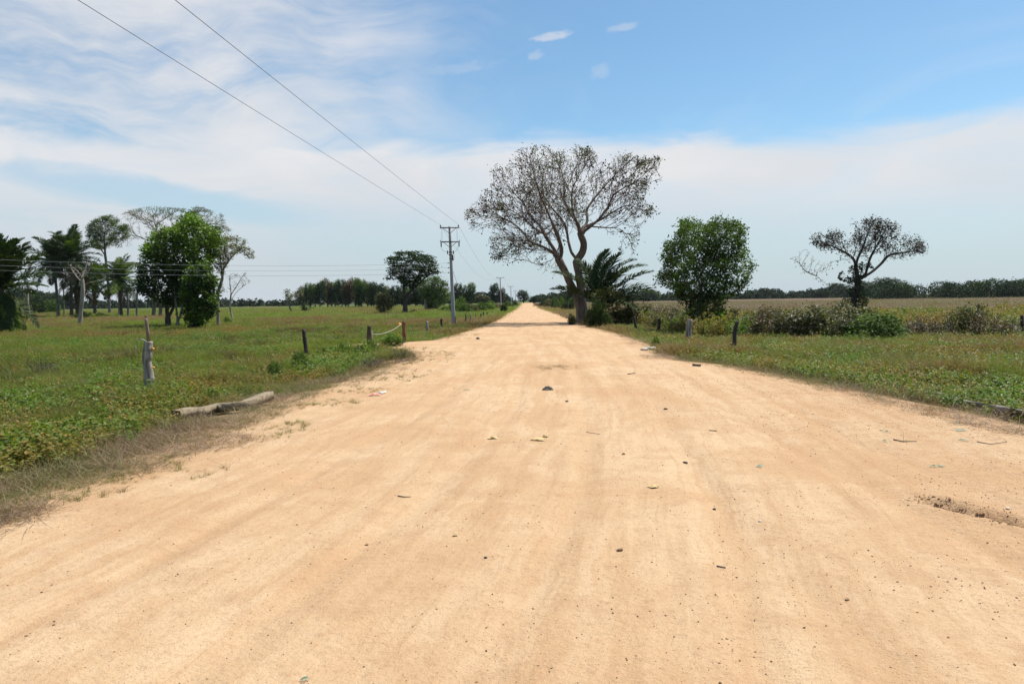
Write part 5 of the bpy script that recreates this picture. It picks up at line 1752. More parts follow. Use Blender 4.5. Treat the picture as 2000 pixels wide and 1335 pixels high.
# stay wire running down to the right, away from us
sz = H - 3.5
A = Vector((pole.location.x + xl(sz) + .1, pole.location.y, pole.location.z + sz))
m = MB(); B = Vector(atd(900, 575, bp[1] + 1.5)); B2 = Vector((A.x + (B.x - A.x) * 2.2, bp[1] + 4, gz1(A.x, A.y) - .05))
B2 = A + (B - A) * ((A.z - GZ) / (A.z - B.z))
m.tube([A, A.lerp(B2, .5), B2], .012, 5)
st = m.build('stay_wire', M['wire'], None); tag(st, 'slanting stay wire down from the nearest electric pole', 'wire')
for t_ in (.3, .36, .40):
    c = A.lerp(B2, t_); d_ = (B2 - A).normalized()
    m = MB(); m.tube([c, c + d_ * .12, c + d_ * .24], [.03, .06, .03], 7); m.build('strain_insulator', M['rubber'], st)

far_poles = []
fp = [((978.5, 606), 541, 'second electric pole along the road, beside the dark tree'), ((998.5, 599.5), 558.5, 'third electric pole along the road'), ((1007, 596.5), 567.5, 'fourth electric pole, small beside the road end'),
      ((1012.5, 594.5), 572, 'fifth electric pole, tiny near the road end'), ((1016.5, 592.5), 575.5, 'farthest tiny electric pole left of the road end'), ((1031.5, 592), 578.5, 'tiny electric pole standing right where the road disappears')]
prev = None
for i, (b_px, top, lb) in enumerate(fp):
    Y = (200, 315, 430, 545, 660, 560)[i]
    base_ = atd(b_px[0], 590, Y); x_ = base_[0]; tz = atd(b_px[0], top, Y)[2]
    z0 = gz1(x_, Y) if Y < 800 else GZ
    e = empty('electric_pole', (x_, Y, z0 - .05), lb, 'utility pole', 'electric poles along the road')
    hh = tz - z0
    pole_parts(e, hh, 2.0, False, -.015 * hh)
    far_poles.append((x_ - .015 * hh, Y, tz - .05))

topL = Vector((pole.location.x + xl(H) - AW / 2 + .06, bp[1] - .14, pole.location.z + H + .12))
topR = Vector((pole.location.x + xl(H) + AW / 2 - .06, bp[1] - .14, pole.location.z + H + .12))
G_ = 'overhead power lines'
# towards and over the camera to the next pole behind it
for P0, tgt, lb in ((topL, (152, 0), 'left overhead wire sweeping from the nearest pole to the upper left'), (topR, (342, 0), 'right overhead wire sweeping from the nearest pole to the upper left')):
    d_ = ray(*tgt); zt_ = 7.9 - .0
    t_ = (zt_ - CAM_H) / d_[2]
    Q = Vector((d_[0] * t_, d_[1] * t_, zt_))
    dirx = (Q.x - P0.x) / (Q.y - P0.y)
    E = Vector((P0.x + dirx * (-70 - P0.y), -70, 8.2))
    # choose the sag so that the wire passes through Q
    tt = (Q.y - P0.y) / (E.y - P0.y); zl = P0.z + (E.z - P0.z) * tt
    sag = (zl - Q.z) / (4 * tt * (1 - tt))
    wire('power_line', P0, E, sag, .0075, 'wire', lb, 'power line', G_, 60)
for s, P0, lb in ((-1, topL, 'left wire dipping from the nearest pole to the second pole'), (1, topR, 'right wire dipping from the nearest pole to the second pole')):
    f0 = far_poles[0]; wire('power_line', P0, (f0[0] + s * .94, f0[1] - .14, f0[2] + .25), 2.4, .0075, 'wire', lb, 'power line', G_, 40)
for k in range(4):
    a_, c_ = far_poles[k], far_poles[k + 1]
    for s in (-1, 1):
        wire('power_line', (a_[0] + s * .94, a_[1], a_[2] + .25), (c_[0] + s * .94, c_[1], c_[2] + .25), 1.6, .01, 'wire',
             ('left' if s < 0 else 'right') + ' far wire between the ' + ('second and third', 'third and fourth', 'fourth and fifth', 'fifth and farthest')[k] + ' poles', 'power line', G_)
for i, z in enumerate(ZL):
    A = Vector((pole.location.x + xl(z) - .26, bp[1] - .02, pole.location.z + z))
    py0 = (501.5, 511.5, 520.5)[i]
    B = Vector(atd(-260, (499, 511, 520.5)[i] - 4, 44))
    wire('service_line', A, B, .42, .008, 'wire_pale', ('top', 'middle', 'lowest')[i] + ' of three pale wires crossing left in front of the tree group', 'power line', 'three wires crossing to the left', 60)

# ------------------------------------------------------------------ beam, branch, litter and stones
pts_px = [(345, 829), (372, 822), (400, 815), (425, 808.5), (445, 807), (468, 805), (490, 800), (508, 794), (526, 788)]
P3 = [on_ground(*q) for q in pts_px]
b0 = P3[0]
sec = []
for i, q in enumerate(P3):
    a_ = P3[max(i - 1, 0)]; c_ = P3[min(i + 1, len(P3) - 1)]
    d_ = np.array([c_[0] - a_[0], c_[1] - a_[1]]); d_ /= np.linalg.norm(d_); n_ = np.array([-d_[1], d_[0]])
    w_ = .105 + .01 * math.sin(i * 2.1); zc = gz1(q[0], q[1]) + .045 + (.06 if i < 2 else 0) + .05 * math.exp(-((i - 8) / 1.5) ** 2)
    for sx, z_ in ((-1, 0), (1, 0), (1, .16), (-1, .16)):
        sec.append((q[0] - b0[0] + n_[0] * w_ * sx + random.uniform(-.006, .006), q[1] - b0[1] + n_[1] * w_ * sx, zc + z_ - b0[2] + random.uniform(-.006, .006)))
nS = len(P3); Fb = []
for i in range(nS - 1):
    for k in range(4):
        k2 = (k + 1) % 4
        Fb.append((i * 4 + k, i * 4 + k2, i * 4 + 4 + k2, i * 4 + 4 + k))
rb = empty('wooden_beam', tuple(b0), 'weathered crooked squared timber lying in dry grass at the left road edge', 'beam')
new_mesh('beam_body', np.array(sec), Fb, M['beam'], rb)
new_mesh('beam_end', np.array([np.array(v) - np.array([.003, 0.003, 0]) for v in sec[:4]]), [(0, 3, 2, 1)], M['beam_end'], rb)
new_mesh('beam_end', np.array(sec[-4:]), [(0, 1, 2, 3)], M['beam_end'], rb)


def stick(name, label, cat, pxs, r0, r1, mat, lift=.0, n=7, seed=0, twigs=0):
    g = np.random.default_rng(seed)
    P_ = [on_ground(*q) for q in pxs]; b_ = P_[0]
    pts = [Vector((q[0] - b_[0], q[1] - b_[1], gz1(q[0], q[1]) - b_[2] + r0 * .7 + lift)) for q in P_]
    m = MB(); k = len(pts)
    if mat in ('twig', 'bark_dark'): r0, r1 = r0 * .65, r1 * .65
    m.tube(pts, [r0 + (r1 - r0) * i / (k - 1) for i in range(k)], n, squash=[1 + g.normal(0, .1, n) for _ in range(k)])
    for j in range(twigs):
        p = pts[g.integers(1, k)]; d_ = Vector(g.normal(0, 1, 3)); d_.z = abs(d_.z) * .5; d_.normalize()
        m.tube([p, p + d_ * .12, p + d_ * .25 + Vector(g.normal(0, .04, 3))], [r1 * .4, r1 * .3, r1 * .15], 4)
    o = m.build(name, M[mat], smooth=True, loc=tuple(b_)); tag(o, label, cat)
    return o


stick('fallen_branch', 'long grey-brown fallen branch lying along the right road edge', 'branch', [(1765, 771), (1800, 777), (1838, 783), (1862, 790), (1885, 799), (1910, 805), (1935, 808), (1958, 815), (1975, 823), (2010, 824)][::-1], .075, .022, 'bark_pale', .10, 8, 1, 6)
stick('fallen_branch', 'short forked pale twig just above the long fallen branch', 'branch', [(1925, 798), (1940, 803), (1960, 806)], .02, .012, 'bark_pale', .03, 6, 2, 3)
stick('stick', 'dark flat stick lying on the sand by the right verge', 'stick', [(1353, 715), (1361, 715.5), (1368, 716)], .06, .05, 'bark_dark', 0, 6, 3)
stick('stick', 'short dark twig on the bare sand in the left foreground', 'stick', [(777, 969), (789, 971), (802, 971)], .011, .006, 'twig', 0, 5, 4)
stick('stick', 'thin pale grey stick in the right foreground', 'stick', [(1400, 1106), (1417, 1109)], .008, .006, 'bark_grey', 0, 5, 5)
stick('stick', 'thin dark curved twig among net scraps on the right', 'stick', [(1745, 859), (1765, 863), (1790, 862)], .012, .008, 'twig', 0, 5, 6, 2)
stick('stick', 'thin twig with pale middle near the right road edge', 'stick', [(1908, 863), (1935, 868), (1967, 863)], .010, .006, 'twig', 0, 5, 7, 1)
stick('stick', 'small dark chip of wood in the middle of the road', 'stick', [(1385, 841), (1400, 842)], .012, .01, 'twig', 0, 5, 8)
stick('stick', 'thin twig lying right of the pale husks', 'stick', [(1145, 844), (1172, 848)], .007, .005, 'twig', 0, 5, 9, 1)
stick('stick', 'dark twig right of the road centre near the tyre tracks', 'stick', [(1226, 731), (1241, 729)], .02, .01, 'twig', 0, 5, 10, 1)
stick('stick', 'tall reddish bare stalk standing in the weeds at the left', 'stick', [(30, 850), (33, 851)], .012, .01, 'twig', 0, 5, 11).rotation_euler = (0, -1.2, 0)
for a_, lb in (((1553, 622, 1548, 645), 'bare pale stalk leaning in the hedge, left one'), ((1584, 626, 1570, 646), 'bare pale stalk leaning in the hedge, right one')):
    pb = on_ground(a_[2], 664); A = Vector(atd(a_[2], a_[3] + 8, pb[1] - .9)); B = Vector(atd(a_[0], a_[1], pb[1] - 1.1)); m = MB(); m.tube([A, A.lerp(B, .5), B], [.03, .028, .02], 6)
    o = m.build('stalk', M['bark_pale']); tag(o, lb, 'stalk')


def stone(label, px, py, size, mat, seed, flat=.65, group=None):
    g = np.random.default_rng(seed)
    import bmesh
    bm = bmesh.new(); bmesh.ops.create_icosphere(bm, subdivisions=2, radius=1.0)
    ph = g.uniform(0, 6, 3)
    for v in bm.verts:
        k = 1 + .18 * math.sin(v.co.x * 3 + ph[0]) + .14 * math.sin(v.co.y * 4 + ph[1]) + .12 * math.sin(v.co.z * 5 + ph[2]) + g.normal(0, .04)
        v.co = Vector((v.co.x * k * size * 1.15, v.co.y * k * size, v.co.z * k * size * flat))
    me = D.meshes.new('stone'); bm.to_mesh(me); bm.free()
    me.materials.append(M[mat]); me.polygons.foreach_set('use_smooth', [True] * len(me.polygons))
    o = D.objects.new('stone', me); COL.objects.link(o)
    p = on_ground(px, py); o.location = (p[0], p[1], p[2] + size * flat * .45); o.rotation_euler = (0, 0, g.uniform(0, 6))
    tag(o, label, 'stone', group)
    return o


for i, (px, py, s_, mt, lb) in enumerate((
        (1338, 904, .025, 'stone_dark', 'small black stone in the middle of the right wheel track'), (1210, 1075, .022, 'stone', 'brown pebble lying alone in the foreground centre'),
        (1395, 995, .016, 'stone_dark', 'tiny dark stone right of centre in the foreground'), (1218, 887, .022, 'stone', 'small brown stone below the pale husks'),
        (1300, 799, .03, 'stone_dark', 'small black stone on the road, right of centre'), (1107, 784, .03, 'stone_dark', 'dark stone near the road centre below the black rag'),
        (716, 1064, .014, 'stone', 'tiny brown pebble in the left foreground'), (1484, 1018, .015, 'stone_pale', 'tiny pinkish pebble in the right foreground'),
        (1258, 684, .13, 'stone_pale', 'left grey-white stone of the small heap by the right verge'), (1264, 682, .12, 'stone_pale', 'middle white stone of the small heap by the right verge'),
        (1274, 683, .13, 'stone_pale', 'right yellowish-white stone of the small heap by the right verge'), (1288, 686.5, .10, 'stone_pale', 'pale stone lying just apart from the small heap'),
        (1312, 663, .2, 'stone_pale', 'flat whitish stone in the grass behind the small heap'), (933, 662, .10, 'stone_dark', 'dark stone where the field track joins the road'),
        (1655, 1171, .014, 'stone', 'reddish pebble in the lower right foreground'), (948, 1089, .012, 'stone_dark', 'small dark pebble in the lower centre'),
        (1968, 994, .02, 'stone_pale', 'small pale stone beside the crumbled rut'))):
    stone(lb, px, py, s_, mt, 100 + i)


def crumple(name, label, cat, px, py, w, l, h, mat, seed, rz=0.0, holes=0.0):
    g = np.random.default_rng(seed)
    n = 11
    V = []
    for i in range(n):
        for j in range(n):
            a = i / (n - 1) - .5; c_ = j / (n - 1) - .5
            rr = 1 + .45 * math.sin(math.atan2(c_, a) * 3 + seed) * math.hypot(a, c_)
            V.append((a * w * rr + g.normal(0, w * .02), c_ * l * rr + g.normal(0, l * .02), h * max(0, 1 - 2.6 * (a * a + c_ * c_)) * g.uniform(.25, 1.2) + .004))
    F = []
    for i in range(n - 1):
        for j in range(n - 1):
            if g.uniform() < holes: continue
            F.append((i * n + j, (i + 1) * n + j, (i + 1) * n + j + 1, i * n + j + 1))
    p = on_ground(px, py)
    o = new_mesh(name, np.array(V), F, M[mat], loc=(p[0], p[1], p[2] + .006)); o.rotation_euler = (0, 0, rz)
    tag(o, label, cat)
    return o


crumple('rag', 'crumpled black rag lying in the middle of the road', 'rag', 1070, 761, .20, .16, .07, 'black_cloth', 3)
crumple('husk_scrap', 'left crumpled yellowish husk on the sand', 'litter', 963, 856, .13, .12, .035, 'husk', 4)
crumple('husk_scrap', 'larger yellowish crumpled husk right of the first one', 'litter', 1051, 859, .17, .12, .03, 'husk', 5)
crumple('husk_scrap', 'raised end of the yellowish husk pair', 'litter', 1066, 853, .08, .08, .04, 'husk', 6)
crumple('husk_scrap', 'tiny pale yellow scrap in the right foreground', 'litter', 1277, 952, .10, .07, .03, 'husk', 7)
crumple('husk_scrap', 'tiny yellow scrap in the lower centre', 'litter', 889, 1046, .04, .04, .02, 'husk', 8)
for i, (px, py, w, l, lb) in enumerate(((911, 762, .16, .10, 'small teal net scrap left of the black rag'), (1484, 911, .14, .08, 'teal net shred right of the black stone'), (1727, 843, .22, .06, 'long teal net shred at the right, upper one'),
                                        (1875, 841, .18, .14, 'bluish-teal net tangle near the right edge'), (1728, 862, .10, .08, 'tiny teal scrap under the long net shred'), (1880, 860, .16, .08, 'pale teal net scrap near the thin twigs'),
                                        (1828, 912, .20, .06, 'teal net strand lying on the right, lowest one'), (595, 1330, .05, .04, 'tiny teal scrap at the bottom edge'), (888, 759, .10, .04, 'thin teal strand left of the small net scrap'),
                                        (1870, 826, .09, .05, 'tiny pale teal scrap near the right verge'))):
    crumple('net_scrap', lb, 'litter', px, py, w * .8, l * .7, .018, 'net', 20 + i, rz=i, holes=.5)
crumple('wrapper', 'pinkish wrapper lying among tufts at the left road edge', 'litter', 731, 772, .22, .14, .05, 'pink_plastic', 40)
crumple('bag', 'black plastic bag caught in the weeds at the right', 'bag', 1916, 708, .30, .2, .32, 'black_cloth', 41)
crumple('wrapper', 'white crumpled wrapper beside the black bag', 'litter', 1928, 712, .24, .15, .16, 'white_plastic', 42)
crumple('wrapper', 'small white wrapper in the dry grass of the right verge', 'litter', 1648, 739, .14, .10, .14, 'white_plastic', 43)
stick('bottle', 'white empty bottle lying among tufts at the left road edge', 'bottle', [(742, 770), (746, 769), (753, 767.3)], .035, .022, 'white_plastic', 0, 9, 50)

# ------------------------------------------------------------------ motorcycle parked far down the road
pm = on_ground(1047, 598)
moto = empty('motorcycle', (pm[0], pm[1], gz1(pm[0], pm[1])), 'tiny dark motorcycle with pinkish tank parked at the right side far down the road', 'motorcycle')
moto.rotation_euler = (0, 0, .5)
for s in (-1, 1):
    m = MB(); m.tube([(s * .65 + .30 * math.cos(a), 0, .31 + .30 * math.sin(a)) for a in np.linspace(0, 2 * PI, 21)], .05, 6, cap=False); wh = m.build('wheel', M['rubber'], moto, smooth=True)
    m = MB(); m.tube([(s * .65, -.05, .31), (s * .65, .05, .31)], .05, 8)
    for a in np.linspace(0, PI, 6)[:-1]: m.tube([(s * .65 - .28 * math.cos(a), 0, .31 - .28 * math.sin(a)), (s * .65 + .28 * math.cos(a), 0, .31 + .28 * math.sin(a))], .008, 4)
    m.build('hub', M['steel'], wh)
m = MB(); m.tube([(-.65, .06, .31), (-.2, .06, .5), (.3, .06, .7), (.45, .04, .85)], .03, 6); m.box((0, 0, .42), (.36, .22, .3)); m.tube([(.65, .07, .31), (.42, .05, .95)], .025, 6); m.tube([(.65, -.07, .31), (.42, -.05, .95)], .025, 6); m.build('frame', M['rubber'], moto)
m = MB(); m.tube([(-.05, 0, .80), (.1, 0, .86), (.28, 0, .86), (.38, 0, .80)], [.08, .16, .15, .07], 9); m.build('fuel_tank', M['pink_plastic'], moto, smooth=True)
m = MB(); m.tube([(-.75, 0, .84), (-.5, 0, .80), (-.05, 0, .78)], [.08, .12, .09], 8); m.build('seat', M['rubber'], moto, smooth=True)
m = MB(); m.tube([(.3, -.36, 1.02), (.42, -.15, 1.0), (.42, .15, 1.0), (.3, .36, 1.02)], .02, 6); m.build('handlebar', M['steel'], moto)
m = MB(); m.tube([(.48, 0, .9), (.6, 0, .9)], [.1, .08], 9); m.build('headlight', M['lamp_glass'], moto)

# ------------------------------------------------------------------ ground cover, uncountable: scattered by geometry nodes
def blade_tuft(seed, n, h, spread, w, bend):
    g = np.random.default_rng(seed)
    V = []; F = []
    for i in range(n):
        a = g.uniform(0, 2 * PI); r = abs(g.normal(0, spread)); p = np.array([math.cos(a) * r, math.sin(a) * r, -.01])
        a2 = a + g.normal(0, .9); d = np.array([math.cos(a2), math.sin(a2), 0]); hh = h * g.uniform(.5, 1.1); o_ = hh * abs(g.normal(bend, .25))
        fa = g.uniform(0, PI); s = np.array([math.cos(fa), math.sin(fa), 0]) * w * g.uniform(.6, 1.2)
        k = len(V)
        V += [p + s, p - s, p + d * o_ * .35 + [0, 0, hh * .55] + s * .75, p + d * o_ * .35 + [0, 0, hh * .55] - s * .75, p + d * o_ + [0, 0, hh * (1 - .25 * bend)]]
        F += [(k, k + 1, k + 3), (k, k + 3, k + 2), (k + 2, k + 3, k + 4)]
    return np.array(V), np.array(F)


def weed_proto(seed, stems, h, leaf, per):
    g = np.random.default_rng(seed)
    V = []; F = []
    for s_ in range(stems):
        a = g.uniform(0, 2 * PI); d = np.array([math.cos(a), math.sin(a), 0]) * g.uniform(.1, .6) * h; p = np.array([math.cos(a), math.sin(a), 0]) * g.uniform(0, .12)
        q1 = p + d + [0, 0, h * g.uniform(.6, 1.05)]
        s = np.array([-d[1], d[0], 0]); s = s / (np.linalg.norm(s) + 1e-9) * .004
        k = len(V); V += [p + s, p - s, q1]; F += [(k, k + 1, k + 2)]
        for j in range(per):
            t = g.uniform(.15, 1)
            c = p + (q1 - p) * t + g.normal(0, .035, 3) * (1.4 - t * .5)
            nr = g.normal(0, .5, 3) + np.array([0, 0, 1.0]); nr /= np.linalg.norm(nr)
            tt = np.cross(nr, g.normal(0, 1, 3)); tt /= np.linalg.norm(tt); ww = np.cross(nr, tt); L = leaf * g.uniform(.6, 1.3)
            k = len(V)
            V += [c - tt * L * .5, c + ww * L * .27 + nr * L * .08, c + tt * L * .5, c - ww * L * .27 + nr * L * .08]
            F += [(k, k + 1, k + 2), (k, k + 2, k + 3)]
    return np.array(V), np.array(F)


def proto_collection(name, items, mat):
    c = D.collections.new(name)
    for i, (V, F) in enumerate(items):
        me = D.meshes.new('%s_shape' % name)
        me.from_pydata([tuple(v) for v in V], [], [tuple(int(q) for q in f) for f in F])
        me.materials.append(mat)
        o = D.objects.new('%s_shape_%d' % (name, i), me); c.objects.link(o)
    return c


def scatter(name, coll, n_kinds, pts, rot, scl, tint, kind):
    me = D.meshes.new(name)
    me.vertices.add(len(pts)); me.vertices.foreach_set('co', pts.astype(np.float32).ravel())
    me.attributes.new('rot', 'FLOAT_VECTOR', 'POINT').data.foreach_set('vector', rot.astype(np.float32).ravel())
    me.attributes.new('scl', 'FLOAT_VECTOR', 'POINT').data.foreach_set('vector', scl.astype(np.float32).ravel())
    me.attributes.new('tint', 'FLOAT', 'POINT').data.foreach_set('value', tint.astype(np.float32))
    me.attributes.new('kind_id', 'INT', 'POINT').data.foreach_set('value', kind.astype(np.int32))
    me.update()
    o = D.objects.new(name, me); COL.objects.link(o)
    ng = D.node_groups.new(name + '_nodes', 'GeometryNodeTree')
    ng.interface.new_socket('Geometry', in_out='INPUT', socket_type='NodeSocketGeometry')
    ng.interface.new_socket('Geometry', in_out='OUTPUT', socket_type='NodeSocketGeometry')
    N = ng.nodes; L = ng.links
    gi = N.new('NodeGroupInput'); go = N.new('NodeGroupOutput')
    iop = N.new('GeometryNodeInstanceOnPoints'); ci = N.new('GeometryNodeCollectionInfo')
    ci.inputs['Collection'].default_value = coll; ci.inputs['Separate Children'].default_value = True; ci.inputs['Reset Children'].default_value = True

    def na(nm, ty):
        x = N.new('GeometryNodeInputNamedAttribute'); x.data_type = ty; x.inputs['Name'].default_value = nm
        return x.outputs['Attribute']
    L.new(gi.outputs[0], iop.inputs['Points']); L.new(ci.outputs[0], iop.inputs['Instance'])
    iop.inputs['Pick Instance'].default_value = True
    L.new(na('kind_id', 'INT'), iop.inputs['Instance Index'])
    er = N.new('FunctionNodeEulerToRotation'); L.new(na('rot', 'FLOAT_VECTOR'), er.inputs[0]); L.new(er.outputs[0], iop.inputs['Rotation'])
    L.new(na('scl', 'FLOAT_VECTOR'), iop.inputs['Scale'])
    L.new(iop.outputs[0], go.inputs[0])
    md = o.modifiers.new('scatter', 'NODES'); md.node_group = ng
    tag(o, kind='stuff')
    return o


def fan(n, d0, d1, a=43, p=1.0, g=rng, a0=None):
    th = np.radians(g.uniform(-a if a0 is None else a0, a, n))
    d = d0 + (d1 - d0) * g.uniform(0, 1, n) ** p
    d = d / np.cos(th)
    return d * np.sin(th), d * np.cos(th)


def field_tint(x, y):
    """0 dry .. 1 green"""
    left = x < 0.03 * y
    n1 = fbm(x * .10 + 5, y * .05 + 3, 41, 4); n2 = fbm(x * .45, y * .3, 42, 3)
    tl = np.clip((n1 - .42) * 5.5 + (n2 - .5) * 2.4 + .16 + .35 * sstep(55, 100, y), 0, 1)
    tr = np.clip((n1 - .5) * 3.6 + (n2 - .5) * 2.0 + .46 - .75 * sstep(45, 80, y), 0, 1)
    return np.where(left, tl, tr)


BR = np.array([on_ground(*q)[:2] for q in [(1765, 771), (1800, 777), (1838, 783), (1862, 790), (1885, 799), (1910, 805), (1935, 808), (1958, 815), (1975, 823), (2010, 824)]])


def branch_d(x, y):
    return np.sqrt(((x[:, None] - BR[None, :, 0]) ** 2 + (y[:, None] - BR[None, :, 1]) ** 2).min(1))


def branch_front(x, y):
    d2 = (x[:, None] - BR[None, :, 0]) ** 2 + (y[:, None] - BR[None, :, 1]) ** 2
    k = d2.argmin(1)
    return (np.sqrt(d2.min(1)) < 1.6) & (np.hypot(x, y) < np.hypot(BR[k, 0], BR[k, 1]) + .12)


POST_XY = (mp.location.x, mp.location.y)


def emit(name, coll, nk, x, y, keep, hs, ws, tint, tilt=.12):
    bx, by = P3[0][0], P3[0][1]; ex, ey = P3[-1][0] - bx, P3[-1][1] - by; bl = math.hypot(ex, ey)
    bu = ((x - bx) * ex + (y - by) * ey) / bl; bv = (-(x - bx) * ey + (y - by) * ex) / bl
    keep = keep & ~((bu > -.15) & (bu < bl + .1) & (bv > -.42) & (bv < .16))
    keep = keep & ~((x > 6.4) & (x < 9.5) & (y > 10.5) & (y < 16.0) & ((branch_front(x, y)) & (hs > .08) | (branch_d(x, y) < .20))) & ((np.hypot((x - POST_XY[0]) * 1.5, y - POST_XY[1] + .55) > .85) | (hs < .12))
    x, y, hs, ws, tint = x[keep], y[keep], hs[keep], ws[keep], tint[keep]
    z = ground_z(x, y)
    n = len(x)
    rot = np.stack([rng.normal(0, tilt, n), rng.normal(0, tilt, n), rng.uniform(0, 2 * PI, n)], 1)
    scl = np.stack([ws, ws, hs], 1)
    return scatter(name, coll, nk, np.stack([x, y, z], 1), rot, scl, np.clip(tint, 0, 1), rng.integers(0, nk, n))


cg = proto_collection('grass', [blade_tuft(i, 26, 1.0, .16, .007, .45) for i in range(5)], M['grass'])
cc = proto_collection('meadow', [blade_tuft(10 + i, 40, 1.0, .42, .022, .5) for i in range(4)], M['grass'])
cd = proto_collection('dry_grass', [blade_tuft(20 + i, 30, 1.0, .5, .012, .9) for i in range(4)], M['dry_grass'])
M['dry_meadow'] = mat_leaf('dry_meadow', (0.225, 0.163, 0.112), (0.165, 0.150, 0.055), instancer=True, trans=0.3, rough=0.7)
ck = proto_collection('dry_meadow', [blade_tuft(50 + i, 40, 1.0, .42, .022, .5) for i in range(4)], M['dry_meadow'])
M['rank_grass'] = mat_leaf('rank_grass', (0.17, 0.105, 0.05), (0.14, 0.165, 0.04), instancer=True, trans=0.3, rough=0.7)
cr = proto_collection('rank_grass', [blade_tuft(60 + i, 34, 1.0, .25, .012, .35) for i in range(4)], M['rank_grass'])
cw = proto_collection('weeds', [weed_proto(30 + i, 7, 1.0, .13, 11) for i in range(5)], M['weed'])

# 1 grass, near
x, y = fan(60000, 6.5, 34, p=.9)
sd = road_sd(x, y); ft = field_tint(x, y)
dn = fbm(x * .5, y * .5, 50, 3)
keep = (sd > .7 + 1.2 * dn) & (rng.uniform(0, 1, len(x)) < .25 + .75 * sstep(1.0, 4.0, sd))
clp = fbm(x * .9, y * .9, 57, 3)
ft = np.clip(ft + (fbm(x * .9 + 7, y * .55, 66, 3) - .5) * 2.6 - .12, 0, 1)
hs = (.13 + .30 * sstep(1.2, 5, sd) * (.15 + dn) * (.35 + 1.5 * sstep(.4, .7, clp))) * rng.uniform(.5, 1.4, len(x))
emit('grass', cg, 5, x, y, keep, hs, np.clip(hs * 1.5, .3, .9), ft + (.5 - clp) * .8 + rng.normal(0, .30, len(x)))
# 2 meadow, farther
x, y = fan(100000, 28, 300, p=1.7, a=44)
sd = road_sd(x, y); ft = field_tint(x, y)
dn = fbm(x * .25, y * .25, 51, 3)
keep = (sd > .9) & ~((x > 0) & (y > 70) & (sd > 12))
far_ = sstep(40, 150, y)
clp = fbm(x * .5, y * .35, 58, 3)
hs = (.16 + .50 * dn * sstep(.35, .65, clp) + .12 * far_) * rng.uniform(.6, 1.2, len(x))
hs = np.where(x > 0, hs * (1 - .35 * far_), hs)
emit('meadow_grass', cc, 4, x, y, keep, hs, .65 + .9 * far_ + 0 * x, ft + (.5 - clp) * 1.0 + rng.normal(0, .12, len(x)))
# 2b the dry field beyond the right-hand hedge
x, y = fan(52000, 60, 320, p=1.5, a=44)
sd = road_sd(x, y)
dn = fbm(x * .06, y * .03, 55, 4)
keep = (x > 0) & (sd > 9 + 6 * dn)
hs = .30 * rng.uniform(.6, 1.2, len(x))
emit('dry_meadow', ck, 4, x, y, keep, hs, 1.2 + .5 * sstep(60, 200, y), (dn - .5) * 3 + .30 + .5 * sstep(95, 62, y) + rng.normal(0, .15, len(x)))
# 2c tall scrubby weeds through the hedge line
x, y = fan(20000, 41, 68, a=44)
sd = road_sd(x, y); dn = fbm(x * .3, y * .3, 56, 3)
keep = (x > 9) & (sd > 4.5) & (dn > .33)
hs = (.65 + 1.0 * dn) * rng.uniform(.5, 1.15, len(x))
emit('tall_weeds', cw, 5, x, y, keep, hs, np.clip(hs, .4, 1.0), (fbm(x * .4, y * .3, 65, 3) - .5) * 4 + .38 + rng.normal(0, .25, len(x)))
x, y = fan(26000, 13, 62, p=.9, a=44)
sd = road_sd(x, y); dn = fbm(x * .28 + 30, y * .16, 59, 4)
keep = (x < .02 * y) & (sd > 4.5) & (dn > .47)
hs = (.20 + 1.0 * (dn - .45)) * rng.uniform(.6, 1.4, len(x)) 
emit('rank_grass', cr, 4, x, y, keep, hs, np.clip(hs * 1.3, .3, .9), (fbm(x * .2, y * .12, 60, 3) - .42) * 3.5 + .2 + rng.normal(0, .2, len(x)))
# 3 dry trampled fringe beside the road
x, y = fan(30000, 5.6, 60, p=1.3)
sd = road_sd(x, y)
dn = fbm(x * .8, y * .8, 52, 4)
keep = (sd > -.15 + 1.5 * (dn - .35)) & (sd < 2.6 + 2 * dn)
hs = (.06 + .13 * sstep(.2, 1.6, sd)) * rng.uniform(.6, 1.4, len(x))
emit('dry_grass', cd, 4, x, y, keep, hs, .22 + .22 * rng.uniform(0, 1, len(x)), (dn - .45) * 3.0 + .40 + rng.normal(0, .25, len(x)), .2)
# 4 leafy weeds
x, y = fan(70000, 7.0, 66, p=1.0)
sd = road_sd(x, y)
dn = fbm(x * .35 + 4, y * .35, 53, 4)
dn = np.where(x > 0, dn + .07, dn)
lft = x < 0
band = np.where(lft, sstep(1.5, 2.6, sd) * (.45 + .55 * sstep(11, 6.5, sd)) * sstep(46, 30, sd), sstep(1.0, 2.2, sd) * sstep(34, 22, sd))
keep = rng.uniform(0, 1, len(x)) < band * (.40 + .60 * sstep(.33, .50, dn))
hs = (.15 + .36 * dn) * rng.uniform(.5, 1.5, len(x)) * np.where(lft, 1.0, .95)
emit('weeds', cw, 5, x, y, keep, hs, np.clip(hs * 1.3, .25, .7), (dn - .4) * 1.6 + .05 + .50 * np.where(sd < 8, .75, field_tint(x, y)) + (fbm(x * .8 + 3, y * .5, 67, 3) - .5) * 1.6 + rng.normal(0, .33, len(x)))
